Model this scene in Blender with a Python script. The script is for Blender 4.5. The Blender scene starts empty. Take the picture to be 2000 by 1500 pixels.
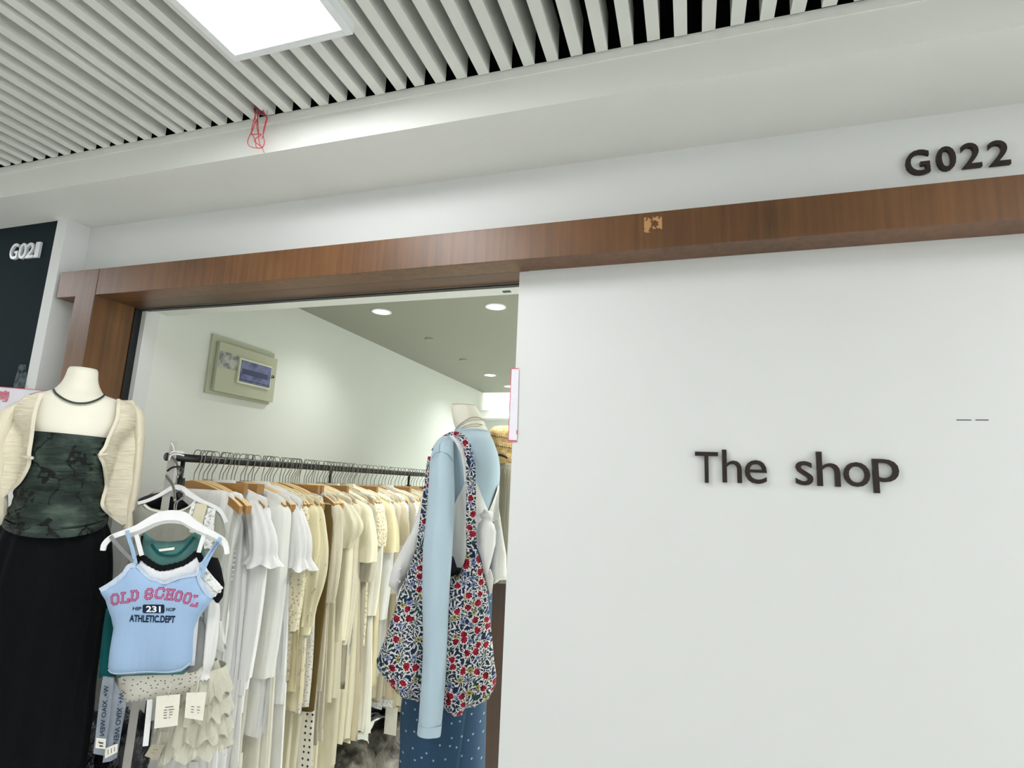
import bpy, bmesh, math, random
import numpy as np
from mathutils import Vector, Matrix
from mathutils.geometry import delaunay_2d_cdt

S = bpy.context.scene
COL = S.collection
rnd = random.Random(7)
PI = math.pi

# ------------------------------------------------------------------ camera
F_PX, YAW, PIT, ROL = 1081.5, 0.314882, 0.171827, 0.044438      # focal length in pixels of the 2000 px wide frame
CAM = np.array([0.0, 0.0, 1.55])
def cam_axes():
    cy, sy, cp, sp, cr, sr = math.cos(YAW), math.sin(YAW), math.cos(PIT), math.sin(PIT), math.cos(ROL), math.sin(ROL)
    fwd = np.array([-sy*cp, cy*cp, sp]); rt = np.array([cy, sy, 0.0]); up = np.cross(rt, fwd)
    return cr*rt + sr*up, -sr*rt + cr*up, fwd
RT, UP, FW = cam_axes()
cam = bpy.data.cameras.new('camera'); cam_o = bpy.data.objects.new('camera', cam); COL.objects.link(cam_o)
cam.sensor_width = 36.0; cam.lens = F_PX/2000*36.0; cam.clip_start = 0.02
m = Matrix.Identity(4)
for i in range(3):
    m[i][0], m[i][1], m[i][2], m[i][3] = RT[i], UP[i], -FW[i], CAM[i]
cam_o.matrix_world = m
S.camera = cam_o
def ray(x, y): return (x-1000)/F_PX*RT + (750-y)/F_PX*UP + FW
def aty(x, y, Y): d = ray(x, y); return CAM + d*(Y/d[1])

# ------------------------------------------------------------------ world, exposure
w = bpy.data.worlds.new('world'); S.world = w; w.use_nodes = True
w.node_tree.nodes['Background'].inputs[0].default_value = (.95, .97, .97, 1)
w.node_tree.nodes['Background'].inputs[1].default_value = 3.0
S.view_settings.view_transform = 'Standard'; S.view_settings.look = 'None'
S.view_settings.exposure = 0.0; S.view_settings.gamma = 1.0; S.view_settings.use_curve_mapping = False
LAMP_E = 24.5          # corridor panels
DOWN_W = 30.0          # shop downlights, watts

# ------------------------------------------------------------------ materials
def lin(c):
    if isinstance(c, str):
        c = [int(c[i:i+2], 16)/255 for i in (0, 2, 4)]
    return tuple((v/12.92 if v <= .04045 else ((v+.055)/1.055)**2.4) for v in c) + (1,)
class NT:
    def __init__(s, name):
        s.m = bpy.data.materials.new(name); s.m.use_nodes = True; s.t = s.m.node_tree
        s.b = s.t.nodes['Principled BSDF']; s.out = s.t.nodes['Material Output']; s._c = None
    def n(s, typ, **kw):
        nd = s.t.nodes.new(typ)
        for k, v in kw.items():
            if k in ('operation', 'blend_type', 'data_type', 'feature', 'wave_type', 'bands_direction', 'distance', 'interpolation', 'noise_dimensions', 'voronoi_dimensions'): setattr(nd, k, v)
            else: nd.inputs[k.replace('_', ' ')].default_value = v
        return nd
    def l(s, a, b): s.t.links.new(a, b)
    def co(s, kind='Object'):
        if s._c is None: s._c = s.n('ShaderNodeTexCoord')
        return s._c.outputs[kind]
    def mapping(s, scale=(1, 1, 1), rot=(0, 0, 0), kind='Object'):
        mp = s.n('ShaderNodeMapping'); mp.inputs['Scale'].default_value = scale; mp.inputs['Rotation'].default_value = rot
        s.l(s.co(kind), mp.inputs['Vector']); return mp.outputs[0]
    def noise(s, scale, detail=3, vec=None, rough=.5):
        nd = s.n('ShaderNodeTexNoise', Scale=scale, Detail=detail, Roughness=rough)
        s.l(vec if vec is not None else s.co(), nd.inputs['Vector']); return nd
    def flat2(s, sx=1.0, sz=1.0):
        sp = s.n('ShaderNodeSeparateXYZ'); s.l(s.co(), sp.inputs[0]); cb = s.n('ShaderNodeCombineXYZ')
        s.l(s.math('MULTIPLY', sp.outputs[0], sx), cb.inputs[0]); s.l(s.math('MULTIPLY', sp.outputs[2], sz), cb.inputs[1]); return cb.outputs[0]
    def ramp(s, fac, stops, interp='LINEAR'):
        r = s.n('ShaderNodeValToRGB'); e = r.color_ramp; e.interpolation = interp
        while len(e.elements) < len(stops): e.elements.new(.5)
        for el, (p, c) in zip(e.elements, stops):
            el.position = p; el.color = c if len(c) == 4 else tuple(c)+(1,)
        s.l(fac, r.inputs[0]); return r.outputs[0]
    def mix(s, fac, a, b, mode='MIX'):
        nd = s.n('ShaderNodeMix', data_type='RGBA', blend_type=mode)
        for sock, v in ((nd.inputs[0], fac), (nd.inputs[6], a), (nd.inputs[7], b)):
            if hasattr(v, 'is_linked') : s.l(v, sock)
            else: sock.default_value = v
        return nd.outputs[2]
    def math(s, op, a, b=0.0, clamp=False):
        nd = s.n('ShaderNodeMath', operation=op); nd.use_clamp = clamp
        for sock, v in ((nd.inputs[0], a), (nd.inputs[1], b)):
            if hasattr(v, 'is_linked'): s.l(v, sock)
            else: sock.default_value = v
        return nd.outputs[0]
    def bump(s, h, strength=.3, dist=.01):
        b = s.n('ShaderNodeBump', Strength=strength, Distance=dist); s.l(h, b.inputs['Height']); s.l(b.outputs[0], s.b.inputs['Normal'])
    def base(s, c):
        if hasattr(c, 'is_linked'): s.l(c, s.b.inputs['Base Color'])
        else: s.b.inputs['Base Color'].default_value = c
    def transp(s, fac):
        t = s.n('ShaderNodeBsdfTransparent'); mx = s.n('ShaderNodeMixShader')
        if hasattr(fac, 'is_linked'): s.l(fac, mx.inputs[0])
        else: mx.inputs[0].default_value = fac
        s.l(s.b.outputs[0], mx.inputs[1]); s.l(t.outputs[0], mx.inputs[2]); s.l(mx.outputs[0], s.out.inputs[0])
_mats = {}
def paint(name, c, rough=.6, var=.03, scale=3.0, bump=.05, spec=.3):
    if name in _mats: return _mats[name]
    t = NT(name); c = lin(c); nz = t.noise(scale, 5)
    t.base(t.mix(nz.outputs[0], tuple(v*(1-var) for v in c[:3])+(1,), tuple(min(1, v*(1+var)) for v in c[:3])+(1,)))
    t.b.inputs['Roughness'].default_value = rough; t.b.inputs['Specular IOR Level'].default_value = spec
    if bump: t.bump(t.noise(180, 2).outputs[0], bump, .002)
    _mats[name] = t.m; return t.m
def plain(name, c, rough=.5, metal=0.0, spec=.5):
    if name in _mats: return _mats[name]
    t = NT(name); c = lin(c); nz = t.noise(40, 3)
    t.base(t.mix(nz.outputs[0], tuple(v*.94 for v in c[:3])+(1,), tuple(min(1, v*1.06) for v in c[:3])+(1,)))
    t.b.inputs['Roughness'].default_value = rough; t.b.inputs['Metallic'].default_value = metal; t.b.inputs['Specular IOR Level'].default_value = spec
    _mats[name] = t.m; return t.m
def cloth(name, c, weave=900, bump=.25, var=.06, alpha=0.0, crease=.0, trans=0.0):
    if name in _mats: return _mats[name]
    t = NT(name); c = tuple(v*.92 for v in lin(c)[:3])+(1,)
    nz = t.noise(14, 4)
    t.base(t.mix(nz.outputs[0], tuple(v*(1-var) for v in c[:3])+(1,), tuple(min(1, v*(1+var)) for v in c[:3])+(1,)))
    t.b.inputs['Roughness'].default_value = .85; t.b.inputs['Specular IOR Level'].default_value = .15
    t.b.inputs['Sheen Weight'].default_value = .12 if sum(c[:3]) > .6 else 0
    fine = t.noise(weave, 2); big = t.noise(22, 3, t.mapping((1, 1, .35)))
    fold = t.noise(1.0, 3, t.mapping((34, 34, 3.2)))
    h = t.math('ADD', t.math('ADD', t.math('MULTIPLY', fine.outputs[0], .16), t.math('MULTIPLY', big.outputs[0], crease*2.5)), t.math('MULTIPLY', fold.outputs[0], crease*6))
    t.bump(h, min(1, bump*1.6), .010)
    if alpha: t.transp(alpha)
    _mats[name] = t.m; return t.m
def emit(name, c, e):
    t = NT(name); t.b.inputs['Base Color'].default_value = (.9, .9, .9, 1)
    t.b.inputs['Emission Color'].default_value = lin(c); t.b.inputs['Emission Strength'].default_value = e
    return t.m
def wood(name, dark, light, grain=(70, 70, 3), rough=.3, coat=.5, contrast=.5):
    if name in _mats: return _mats[name]
    t = NT(name); v = t.mapping(grain)
    n1 = t.noise(1.0, 6, v, .6); n2 = t.noise(4.0, 3)
    f = t.math('ADD', t.math('MULTIPLY', n1.outputs[0], contrast), t.math('MULTIPLY', n2.outputs[0], 1-contrast))
    t.base(t.ramp(f, [(.3, lin(dark)), (.7, lin(light))]))
    t.b.inputs['Roughness'].default_value = rough; t.b.inputs['Coat Weight'].default_value = coat; t.b.inputs['Coat Roughness'].default_value = .42
    t.bump(n1.outputs[0], .12, .002)
    _mats[name] = t.m; return t.m

M_WALL = paint('white_wall_paint', 'dcdedd', .55, .02, 2.5, .04)
M_WALL2 = paint('corridor_plaster', 'e3e5e0', .65, .03, 4, .06)
M_SHOP = paint('shop_wall_paint', 'e1e5df', .6, .02, 2.5, .04)
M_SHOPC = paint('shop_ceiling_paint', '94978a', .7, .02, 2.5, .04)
M_DARKW = paint('dark_blue_green_wall', '1c282d', .8, .08, 5, .1, .08)
M_WOOD = wood('brown_veneer', '462a10', '7d5228', (60, 60, 2.2), .45, .3, .55)
M_WOODH = wood('brown_veneer_lengthwise', '3d2512', '6b4222', (2.2, 60, 60), .45, .3, .55)
M_WOODD = wood('dark_brown_wood', '2a1a0c', '4a2f16', (40, 40, 2), .4, .3)
M_TRACK = plain('black_rubber_track', '101316', .4)
M_SLAT = paint('slat_paint', 'dcded8', .5, .02, 6, .03)
M_VOID = plain('ceiling_void_black', '07090b', .9)
M_SIGN = paint('dark_brown_lacquer', '2b211c', .4, .15, 30, 0)
M_SIGNW = plain('silver_acrylic', 'd6dade', .3)
M_BLACK = plain('black_powder_coat', '101114', .35)
M_STEEL = plain('brushed_steel', '9b9893', .35, .8)
M_CHROME = plain('hook_wire', '8d8b86', .3, .9)
M_HANG = wood('hanger_wood_face', '8a5f30', 'b08750', (4, 40, 40), .35, .3, .4)
M_PLY = plain('hanger_wood_edge', 'd9b880', .5)
M_WPL = plain('white_plastic', 'eceded', .3)
M_PAPER = plain('paper_tag', 'e9e6d8', .7)
M_PRINT = plain('grey_print_ink', '55585c', .7)

# ------------------------------------------------------------------ object helpers
def mesh(name, verts, faces, mat, parent=None, smooth=False, loc=None, kind=None):
    me = bpy.data.meshes.new(name); me.from_pydata([tuple(v) for v in verts], [], faces); me.update()
    if smooth: me.polygons.foreach_set('use_smooth', [True]*len(me.polygons))
    o = bpy.data.objects.new(name, me); COL.objects.link(o)
    if mat: me.materials.append(mat)
    if parent: o.parent = parent
    if loc is not None: o.location = loc
    if kind: o['kind'] = kind
    return o
def tag(o, label, cat, group=None):
    o['label'] = label; o['category'] = cat
    if group: o['group'] = group
    return o
def thing(name, label, cat, loc=(0, 0, 0), rz=0.0, group=None):
    o = bpy.data.objects.new(name, None); COL.objects.link(o); o.empty_display_size = .05
    o.location = loc; o.rotation_euler = (0, 0, rz)
    return tag(o, label, cat, group)
def box_vf(x0, x1, y0, y1, z0, z1, bev=0):
    v = [(x, y, z) for z in (z0, z1) for y in (y0, y1) for x in (x0, x1)]
    f = [(0, 2, 3, 1), (4, 5, 7, 6), (0, 1, 5, 4), (2, 6, 7, 3), (0, 4, 6, 2), (1, 3, 7, 5)]
    return v, f
def box(name, x0, x1, y0, y1, z0, z1, mat, parent=None, bev=0.0, kind=None):
    if not bev:
        v, f = box_vf(x0, x1, y0, y1, z0, z1); return mesh(name, v, f, mat, parent, kind=kind)
    bm = bmesh.new(); v, f = box_vf(x0, x1, y0, y1, z0, z1)
    vs = [bm.verts.new(p) for p in v]
    for q in f: bm.faces.new([vs[i] for i in q])
    bmesh.ops.bevel(bm, geom=bm.edges[:], offset=bev, segments=2, affect='EDGES', profile=.7)
    return frombm(name, bm, mat, parent, kind=kind)
def frombm(name, bm, mat, parent=None, smooth=False, kind=None):
    me = bpy.data.meshes.new(name); bm.normal_update(); bm.to_mesh(me); bm.free()
    if smooth: me.polygons.foreach_set('use_smooth', [True]*len(me.polygons))
    o = bpy.data.objects.new(name, me); COL.objects.link(o)
    if mat: me.materials.append(mat)
    if parent: o.parent = parent
    if kind: o['kind'] = kind
    return o
def catmull(P, n):
    P = np.array(P, float)
    if len(P) < 3:
        t = np.linspace(0, 1, n+1)[:, None]; return P[0]*(1-t)+P[-1]*t
    Q = np.vstack([2*P[0]-P[1], P, 2*P[-1]-P[-2]]); out = []
    for i in range(1, len(Q)-2):
        a, b, c, d = Q[i-1], Q[i], Q[i+1], Q[i+2]
        for t in np.linspace(0, 1, n, endpoint=False):
            out.append(.5*((2*b)+(c-a)*t+(2*a-5*b+4*c-d)*t*t+(3*b-a-3*c+d)*t**3))
    out.append(P[-1]); return np.array(out)
def tube_vf(P, r, seg=8, caps=True):
    P = np.array(P, float); n = len(P); r = np.broadcast_to(np.array(r, float), (n,))
    T = np.gradient(P, axis=0); T /= np.maximum(np.linalg.norm(T, axis=1), 1e-9)[:, None]
    a = np.array([0, 0, 1.0]) if abs(T[0][2]) < .9 else np.array([1.0, 0, 0])
    N = np.cross(T[0], a); N /= np.linalg.norm(N); v = []; f = []
    for i in range(n):
        N = N - T[i]*np.dot(N, T[i]); N /= max(np.linalg.norm(N), 1e-9); B = np.cross(T[i], N)
        for k in range(seg):
            an = 2*PI*k/seg; v.append(P[i]+r[i]*(math.cos(an)*N+math.sin(an)*B))
    for i in range(n-1):
        for k in range(seg):
            k2 = (k+1) % seg; f.append((i*seg+k, i*seg+k2, (i+1)*seg+k2, (i+1)*seg+k))
    if caps: f.append(tuple(range(seg))[::-1]); f.append(tuple(range((n-1)*seg, n*seg)))
    return v, f
def tube(name, P, r, mat, parent=None, seg=8, n=0):
    if n: P = catmull(P, n)
    v, f = tube_vf(P, r, seg); return mesh(name, v, f, mat, parent, True)
def ribbon(name, P, width, mat, parent=None, th=.0015, n=6, side=None):
    """flat strap along P, its breadth in the local x-z plane (or along `side`)"""
    P = catmull(P, n); T = np.gradient(P, axis=0); v = []; f = []
    wd = np.interp(np.linspace(0, 1, len(P)), np.linspace(0, 1, len(np.atleast_1d(width))), np.atleast_1d(width))
    for i, p in enumerate(P):
        if side is None:
            s = np.array([-T[i][2], 0, T[i][0]]); s /= max(np.linalg.norm(s), 1e-9); s *= -1
        else: s = np.array(side, float)
        nn = np.cross(s, T[i]); nn /= max(np.linalg.norm(nn), 1e-9)
        for a, b in ((-1, -1), (1, -1), (1, 1), (-1, 1)): v.append(p+s*wd[i]*.5*a+nn*th*b)
    for i in range(len(P)-1):
        for k in range(4):
            k2 = (k+1) % 4; f.append((i*4+k, i*4+k2, (i+1)*4+k2, (i+1)*4+k))
    L = (len(P)-1)*4; f += [(3, 2, 1, 0), (L, L+1, L+2, L+3)]
    return mesh(name, v, f, mat, parent)
def loft_vf(rows, N=40, sub=4, mod=None, cap_top=False, cap_bot=False, arc=None, px=2.0):
    """rows: (cx, cy, z, a, b). mod(theta, t, s) -> (radial scale, extra z)"""
    R = catmull(rows, sub) if sub else np.array(rows, float)
    v = []; f = []; nr = len(R)
    th = np.linspace(0, 2*PI, N, endpoint=False) if arc is None else np.linspace(arc[0], arc[1], N)
    for i, (cx, cy, z, a, b) in enumerate(R):
        t = i/(nr-1)
        for k in range(N):
            c, s = math.cos(th[k]), math.sin(th[k])
            e = 2/px; c2 = math.copysign(abs(c)**e, c); s2 = math.copysign(abs(s)**e, s)
            rs, dz, dn = 1.0, 0.0, 0.0
            if mod:
                r_ = mod(th[k], t); rs, dz = r_[0], r_[1]; dn = r_[2] if len(r_) > 2 else 0
            v.append((cx+(a*rs+dn)*c2, cy+(b*rs+dn)*s2, z+dz))
    M = N if arc is None else N-1
    for i in range(nr-1):
        for k in range(M):
            k2 = (k+1) % N; f.append((i*N+k, (i+1)*N+k, (i+1)*N+k2, i*N+k2))
    if cap_top: f.append(tuple(range(N)))
    if cap_bot: f.append(tuple(range((nr-1)*N, nr*N))[::-1])
    return v, f
def loft(name, rows, mat, parent=None, **kw):
    v, f = loft_vf(rows, **kw); return mesh(name, v, f, mat, parent, True)

class PF:
    """a frame standing in the room: origin on the floor below a sight point at depth Y, local x to the right, local y away from the viewer"""
    def __init__(s, px, py, Y, theta=None):
        p = aty(px, py, Y); s.o = np.array([p[0], p[1], 0.0])
        s.th = math.atan2(-p[0], p[1]) if theta is None else theta
        s.U = np.array([math.cos(s.th), math.sin(s.th), 0]); s.W = np.array([-math.sin(s.th), math.cos(s.th), 0])
    def __call__(s, x, y, w=0.0):
        d = ray(x, y); t = (np.dot(s.o-CAM, s.W)+w)/np.dot(d, s.W); P = CAM+t*d
        return float(np.dot(P-s.o, s.U)), float(P[2])
    def poly(s, pts, w=0.0): return [s(x, y, w) for x, y in pts]
    def p3(s, x, y, w=0.0):
        u, z = s(x, y, w); return (u, w, z)
    def row(s, y, xl, xr, b, w=0.0, dy=0.0, shift=0.0):
        a = s(xl, y, w); c = s(xr, y+dy, w); return ((a[0]+c[0])/2, w+shift, (a[1]+c[1])/2, abs(c[0]-a[0])/2, b)
    def thing(s, name, label, cat, group=None): return thing(name, label, cat, tuple(s.o), s.th, group)

def resample(poly, step):
    out = []
    for i in range(len(poly)):
        a = np.array(poly[i], float); b = np.array(poly[(i+1) % len(poly)], float)
        n = max(1, int(round(np.linalg.norm(b-a)/step)))
        for k in range(n): out.append(a+(b-a)*k/n)
    return np.array(out)
def seg_dist(P, B):
    A = B; C = np.roll(B, -1, axis=0); D = C-A; L = np.maximum((D**2).sum(1), 1e-12)
    out = np.full(len(P), 1e9)
    for i in range(len(A)):
        t = np.clip(((P-A[i])@D[i])/L[i], 0, 1); q = A[i]+t[:, None]*D[i]
        out = np.minimum(out, np.hypot(*(P-q).T))
    return out
def inside(P, B):
    x, y = P[:, 0], P[:, 1]; r = np.zeros(len(P), bool); j = len(B)-1
    for i in range(len(B)):
        xi, yi = B[i]; xj, yj = B[j]
        c = ((yi > y) != (yj > y)) & (x < (xj-xi)*(y-yi)/((yj-yi) if yj != yi else 1e-12)+xi); r ^= c; j = i
    return r
class Pillow:
    """a soft flat body: outline in local x-z, swelling to half thickness T within R of its edge, folds from disp(u, z)"""
    def __init__(s, poly, T, w0=0.0, res=.012, R=.03, disp=None, smooth_n=0):
        if smooth_n:
            pp = np.vstack([poly, poly[:1]]); poly = catmull(pp, smooth_n)[:-1]
        s.B = resample(poly, res); s.T, s.w0, s.R, s.disp = T, w0, R, disp
        lo, hi = s.B.min(0), s.B.max(0)
        gx = np.arange(lo[0], hi[0], res); gz = np.arange(lo[1], hi[1], res*.9)
        G = np.array([(x+(res*.5 if j % 2 else 0), z) for j, z in enumerate(gz) for x in gx])
        G = G[inside(G, s.B)]; d = seg_dist(G, s.B); G = G[d > res*.45]
        allp = np.vstack([s.B, G]) if len(G) else s.B
        nb = len(s.B)
        r = delaunay_2d_cdt([Vector((float(a), float(b))) for a, b in allp], [], [list(range(nb))], 1, 1e-6)
        s.P = np.array([(p.x, p.y) for p in r[0]]); s.F = [tuple(q) for q in r[2]]
        # wind so that the front (towards -y) faces the viewer
        a, b, c = (s.P[k] for k in s.F[0])
        if (b[0]-a[0])*(c[1]-a[1])-(b[1]-a[1])*(c[0]-a[0]) < 0: s.F = [q[::-1] for q in s.F]
    def prof(s, P):
        d = np.minimum(seg_dist(P, s.B)/s.R, 1); return np.sqrt(np.maximum(0, 1-(1-d)**2))
    def dsp(s, P): return np.array([s.disp(u, z) for u, z in P]) if s.disp else 0
    def surf(s, u, z):
        P = np.array([[u, z]]); return float(s.w0-s.T*s.prof(P)[0]+(s.disp(u, z) if s.disp else 0))
    def make(s, name, mat, parent=None, back=.6):
        pr = s.prof(s.P); ds = s.dsp(s.P); n = len(s.P)
        yf = s.w0-s.T*pr+ds-.0004; yb = s.w0+s.T*back*pr+ds+.0004
        v = [(p[0], y, p[1]) for p, y in zip(s.P, yf)]+[(p[0], y, p[1]) for p, y in zip(s.P, yb)]
        f = list(s.F)+[tuple(k+n for k in q[::-1]) for q in s.F]
        cnt = {}
        for q in s.F:
            for i in range(3):
                e = (q[i], q[(i+1) % 3]); cnt[e] = 1
        for (a, b) in list(cnt):
            if (b, a) not in cnt: f.append((b, a, a+n, b+n))
        return mesh(name, v, f, mat, parent, True)
    def surfm(s, dv=.0012):
        return lambda u, z: s.surf(u, z)-dv

# text
_gl = {}
def glyph(txt, extrude=0.0, offset=0.0, shear=0.0):
    k = (txt, extrude, offset, shear)
    if k in _gl: return _gl[k]
    c = bpy.data.curves.new('g', 'FONT'); c.body = txt; c.size = 1; c.extrude = extrude; c.offset = offset; c.shear = shear; c.resolution_u = 4
    o = bpy.data.objects.new('g', c); COL.objects.link(o); bpy.context.view_layer.update()
    me = bpy.data.meshes.new_from_object(o.evaluated_get(bpy.context.evaluated_depsgraph_get()))
    v = np.array([x.co[:] for x in me.vertices]); f = [tuple(p.vertices) for p in me.polygons]
    bpy.data.objects.remove(o); bpy.data.curves.remove(c); bpy.data.meshes.remove(me)
    lo, hi = v.min(0), v.max(0); v[:, :2] = (v[:, :2]-lo[:2])/(hi-lo)[:2]
    _gl[k] = (v, f, (hi-lo)[0]/(hi-lo)[1]); return _gl[k]
def put_text(name, txt, o, ux, uz, mat, parent, surf=None, th=0.0, offset=0.0, shear=0.0, flip=False):
    """flat (th=0) or raised lettering: o corner, ux and uz edge vectors, 2D when surf(u,z) gives the depth, else 3D with th towards the viewer"""
    v, f, _ = glyph(txt, 1.0 if th else 0.0, offset, shear); out = []
    for p in v:
        a = 1-p[0] if flip else p[0]
        q = np.array(o, float)+a*np.array(ux)+p[1]*np.array(uz)
        if surf: out.append((q[0], surf(q[0], q[1]), q[1]))
        else: out.append((q[0], q[1]-th*.5*(p[2]+1), q[2]))
    return mesh(name, out, f, mat, parent)

# ================================================================== SETTING
D, YW = 1.25, 1.3294
ST = 'structure'
floor = box('floor', -9, 5, -2.2, 5.2, -.1, 0, paint('floor_tile', 'eeeeea', .3, .05, 2, 0), kind=ST)
# corridor ceiling of slats
ceil = box('ceiling', -9, 5, -2.2, 1.5, 2.72, 2.76, M_VOID, kind=ST)
box('void_blackout', -9, 5, 1.094, 1.5, 2.497, 2.503, M_VOID, ceil); box('void_blackout', -9, 5, 1.45, 1.5, 2.503, 2.72, M_VOID, ceil)  # black sheets added to keep bounced light out of the slat gaps
bv, bf = box_vf(-.0132, .0132, -2.2, 1.082, 0, .09)
bme = bpy.data.meshes.new('batten'); bme.from_pydata(bv, [], bf); bme.materials.append(M_SLAT)
pitch = .05585
for i in range(-150, 85):
    x = -.220-.0132+i*pitch
    if i == -21: x += .012
    if i in (-8, -34, -55): x += .005
    b = bpy.data.objects.new('batten', bme); COL.objects.link(b); b.parent = ceil; b.location = (x, -rnd.random()*.004, 2.495)
for y in (-1.6, -.4, .8):
    box('hanger_rail', -9, 5, y-.02, y+.02, 2.586, 2.72, M_VOID, ceil)
# bulkhead between the slats and the shop front
t1 = box('trim_1', -9, 5, 1.088, YW+.1, 2.3888, 2.497, M_WALL2, kind=ST)
box('corner_bead', -9, 5, 1.0855, 1.0885, 2.4755, 2.5, M_WALL2, t1)
# front walls
wf = box('wall_front', -2.075, 5, YW, YW+.075, 2.0945, 2.3888, M_WALL, kind=ST)
box('wall_front_low_left', -2.075, -1.965, YW, YW+.075, 0, 2.0945, M_WALL, wf)
wr = box('wall_right', -.4255, 5, YW, YW+.075, 0, 2.0945, M_WALL, kind=ST)
for a, b in ((1868, 1897), (1905, 1931)):
    p, q = aty(a, 820, YW), aty(b, 822, YW)
    box('scratch', p[0], q[0], YW-.0006, YW+.001, p[2]-.0012, p[2]+.0008, M_PRINT, wr)
wp = box('wall_pilaster', -2.125, -2.075, D, YW+.075, 0, 2.3888, M_WALL, kind=ST)
wl = box('wall_corridor_left', -9, -2.125, D+.006, YW+.075, 0, 2.3888, M_DARKW, kind=ST)
# brown door surround
beam = box('trim_2', -2.0575, 5, D, YW, 2.0945, 2.186, M_WOOD, kind=ST, bev=.002)
box('soffit_board', -1.8725, -.40, YW-.002, 1.408, 2.0942, 2.0990, M_WOODH, beam)
p, q = aty(1258, 425, D), aty(1293, 452, D)
t = NT('glue_residue'); nz = t.noise(70, 4); t.base(lin('b98a58'))
t.transp(t.ramp(nz.outputs[0], [(.47, (0, 0, 0)), (.53, (1, 1, 1))]))
mesh('glue_residue', [(p[0], D-.0006, q[2]), (q[0], D-.0006, q[2]), (q[0], D-.0006, p[2]), (p[0], D-.0006, p[2])], [(0, 1, 2, 3)], t.m, beam)
post = box('trim_3', -1.965, -1.8725, D-.001, 1.39, 0, 2.186, M_WOOD, kind=ST, bev=.002)
trk = box('trim_4', -1.875, -1.868, 1.39, 1.416, 0, 2.0945, M_TRACK, kind=ST)
box('top_track', -1.8725, -.40, 1.406, 1.424, 2.0885, 2.1, M_TRACK, trk)
box('track_lip', -1.8725, -.40, 1.4, 1.407, 2.0915, 2.1, M_STEEL, trk)
fr = box('trim_5', -1.872, -1.848, 1.416, 1.47, 0, 2.105, M_WALL, kind=ST)
hd = box('trim_6', -1.872, 1.6, 1.424, 1.50, 2.0955, 2.40, M_SHOP, kind=ST)
sp = aty(993, 573, 1.488); box('bolt_hole', sp[0]-.012, sp[0]+.012, 1.466, 1.478, 2.0935, 2.0965, M_TRACK, hd)
# shop room
box('wall_left', -1.95, -1.85, 1.46, 5.0, 0, 2.40, M_SHOP, kind=ST)
box('wall_shop_right', 1.6, 1.7, 1.40, 5.0, 0, 2.40, M_SHOP, kind=ST)
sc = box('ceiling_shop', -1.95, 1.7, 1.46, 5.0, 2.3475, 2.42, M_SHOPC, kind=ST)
wb = box('wall_back', -1.95, 1.7, 4.81, 4.95, 0, 2.40, M_SHOP, kind=ST)
box('ledge', -1.85, 1.6, 4.62, 4.81, 2.087, 2.159, M_SHOP, wb)
box('alcove_glow', -1.84, .2, 4.795, 4.811, 2.165, 2.345, emit('alcove_glow_edge_emission', 'fbfff4', 1.0), wb)  # emissive faces stand in for the brightly lit white alcove, no lamp here
box('alcove_glow_field', -1.80, .2, 4.788, 4.80, 2.19, 2.325, emit('alcove_glow_emission', 'fbfff4', .86), wb)
box('wall_corridor_back', -9, 5, -2.3, -2.2, 0, 2.7, M_WALL2, kind=ST)

# ================================================================== LIGHTS
M_DIFF = emit('panel_diffuser', 'fafafb', LAMP_E)
M_FRAME = paint('panel_frame_white', 'e4e8ea', .35, .01, 4, 0)
def panel(x, label, y=.57):
    t = thing('ceiling_panel_light', label, 'light', (x, y, 2.47), 0, 'panel lights in the slatted ceiling')
    a, b, h = .158, .302, .014
    for (x0, x1, y0, y1) in ((-a, -a+.018, -b, b), (a-.018, a, -b, b), (-a+.018, a-.018, -b, -b+.018), (-a+.018, a-.018, b-.018, b)):
        box('frame', x0, x1, y0, y1, 0, .026, M_FRAME, t, .002)
    box('diffuser', -a+.018, a-.018, -b+.018, b-.018, .003, .008, M_DIFF, t)
    box('back_plate', -a+.004, a-.004, -b+.004, b-.004, .018, .026, M_FRAME, t)
panel(-.832, 'white square-edged panel light glowing in the slatted ceiling above the door')
panel(-3.15, 'panel light further left along the corridor, outside the frame')
panel(1.48, 'panel light further right along the corridor, outside the frame')
panel(-5.5, 'panel light far left along the corridor, outside the frame')
panel(3.8, 'panel light far right along the corridor, outside the frame')

for i, x in enumerate((-3.15, -.832, 1.48)): panel(x, ['left', 'middle', 'right'][i]+' fill panel light added in a row behind the viewer, outside the frame', -1.25)  # unseen row added to bounce more light up to soffit and slats

M_DL = emit('downlight_lens', 'fffdf0', 26)
def downlight(x, y, label, gain=1.0):
    z = 2.3475
    t = thing('downlight', label, 'light', (x, y, z), 0, 'round downlights in the shop ceiling')
    v = []; f = []; n = 24
    for r, h in ((.050, 0), (.050, -.004), (.040, -.005), (.038, .0)):
        for k in range(n): v.append((r*math.cos(2*PI*k/n), r*math.sin(2*PI*k/n), h))
    for i in range(3):
        for k in range(n): f.append((i*n+k, i*n+(k+1) % n, (i+1)*n+(k+1) % n, (i+1)*n+k))
    mesh('ring', v, f, M_WPL, t, True)
    mesh('lens', [(.0385*math.cos(2*PI*k/n), .0385*math.sin(2*PI*k/n), -.002) for k in range(n)], [tuple(range(n))[::-1]], M_DL, t)
    L = bpy.data.lights.new('downlight_beam', 'SPOT'); L.energy = DOWN_W*gain; L.spot_size = 2.4; L.spot_blend = .9; L.shadow_soft_size = .04; L.color = (.985, 1, .975)
    lo = bpy.data.objects.new('beam', L); COL.objects.link(lo); lo.parent = t; lo.location = (0, 0, -.012)
downlight(-1.454, 2.319, 'round downlight nearest the left wall, first of its row from the door', .55)
downlight(-.860, 2.340, 'round downlight beside the white door panel, nearest the door')
downlight(-1.474, 3.963, 'round downlight deeper in the shop above the mannequin neck', .6)
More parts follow.
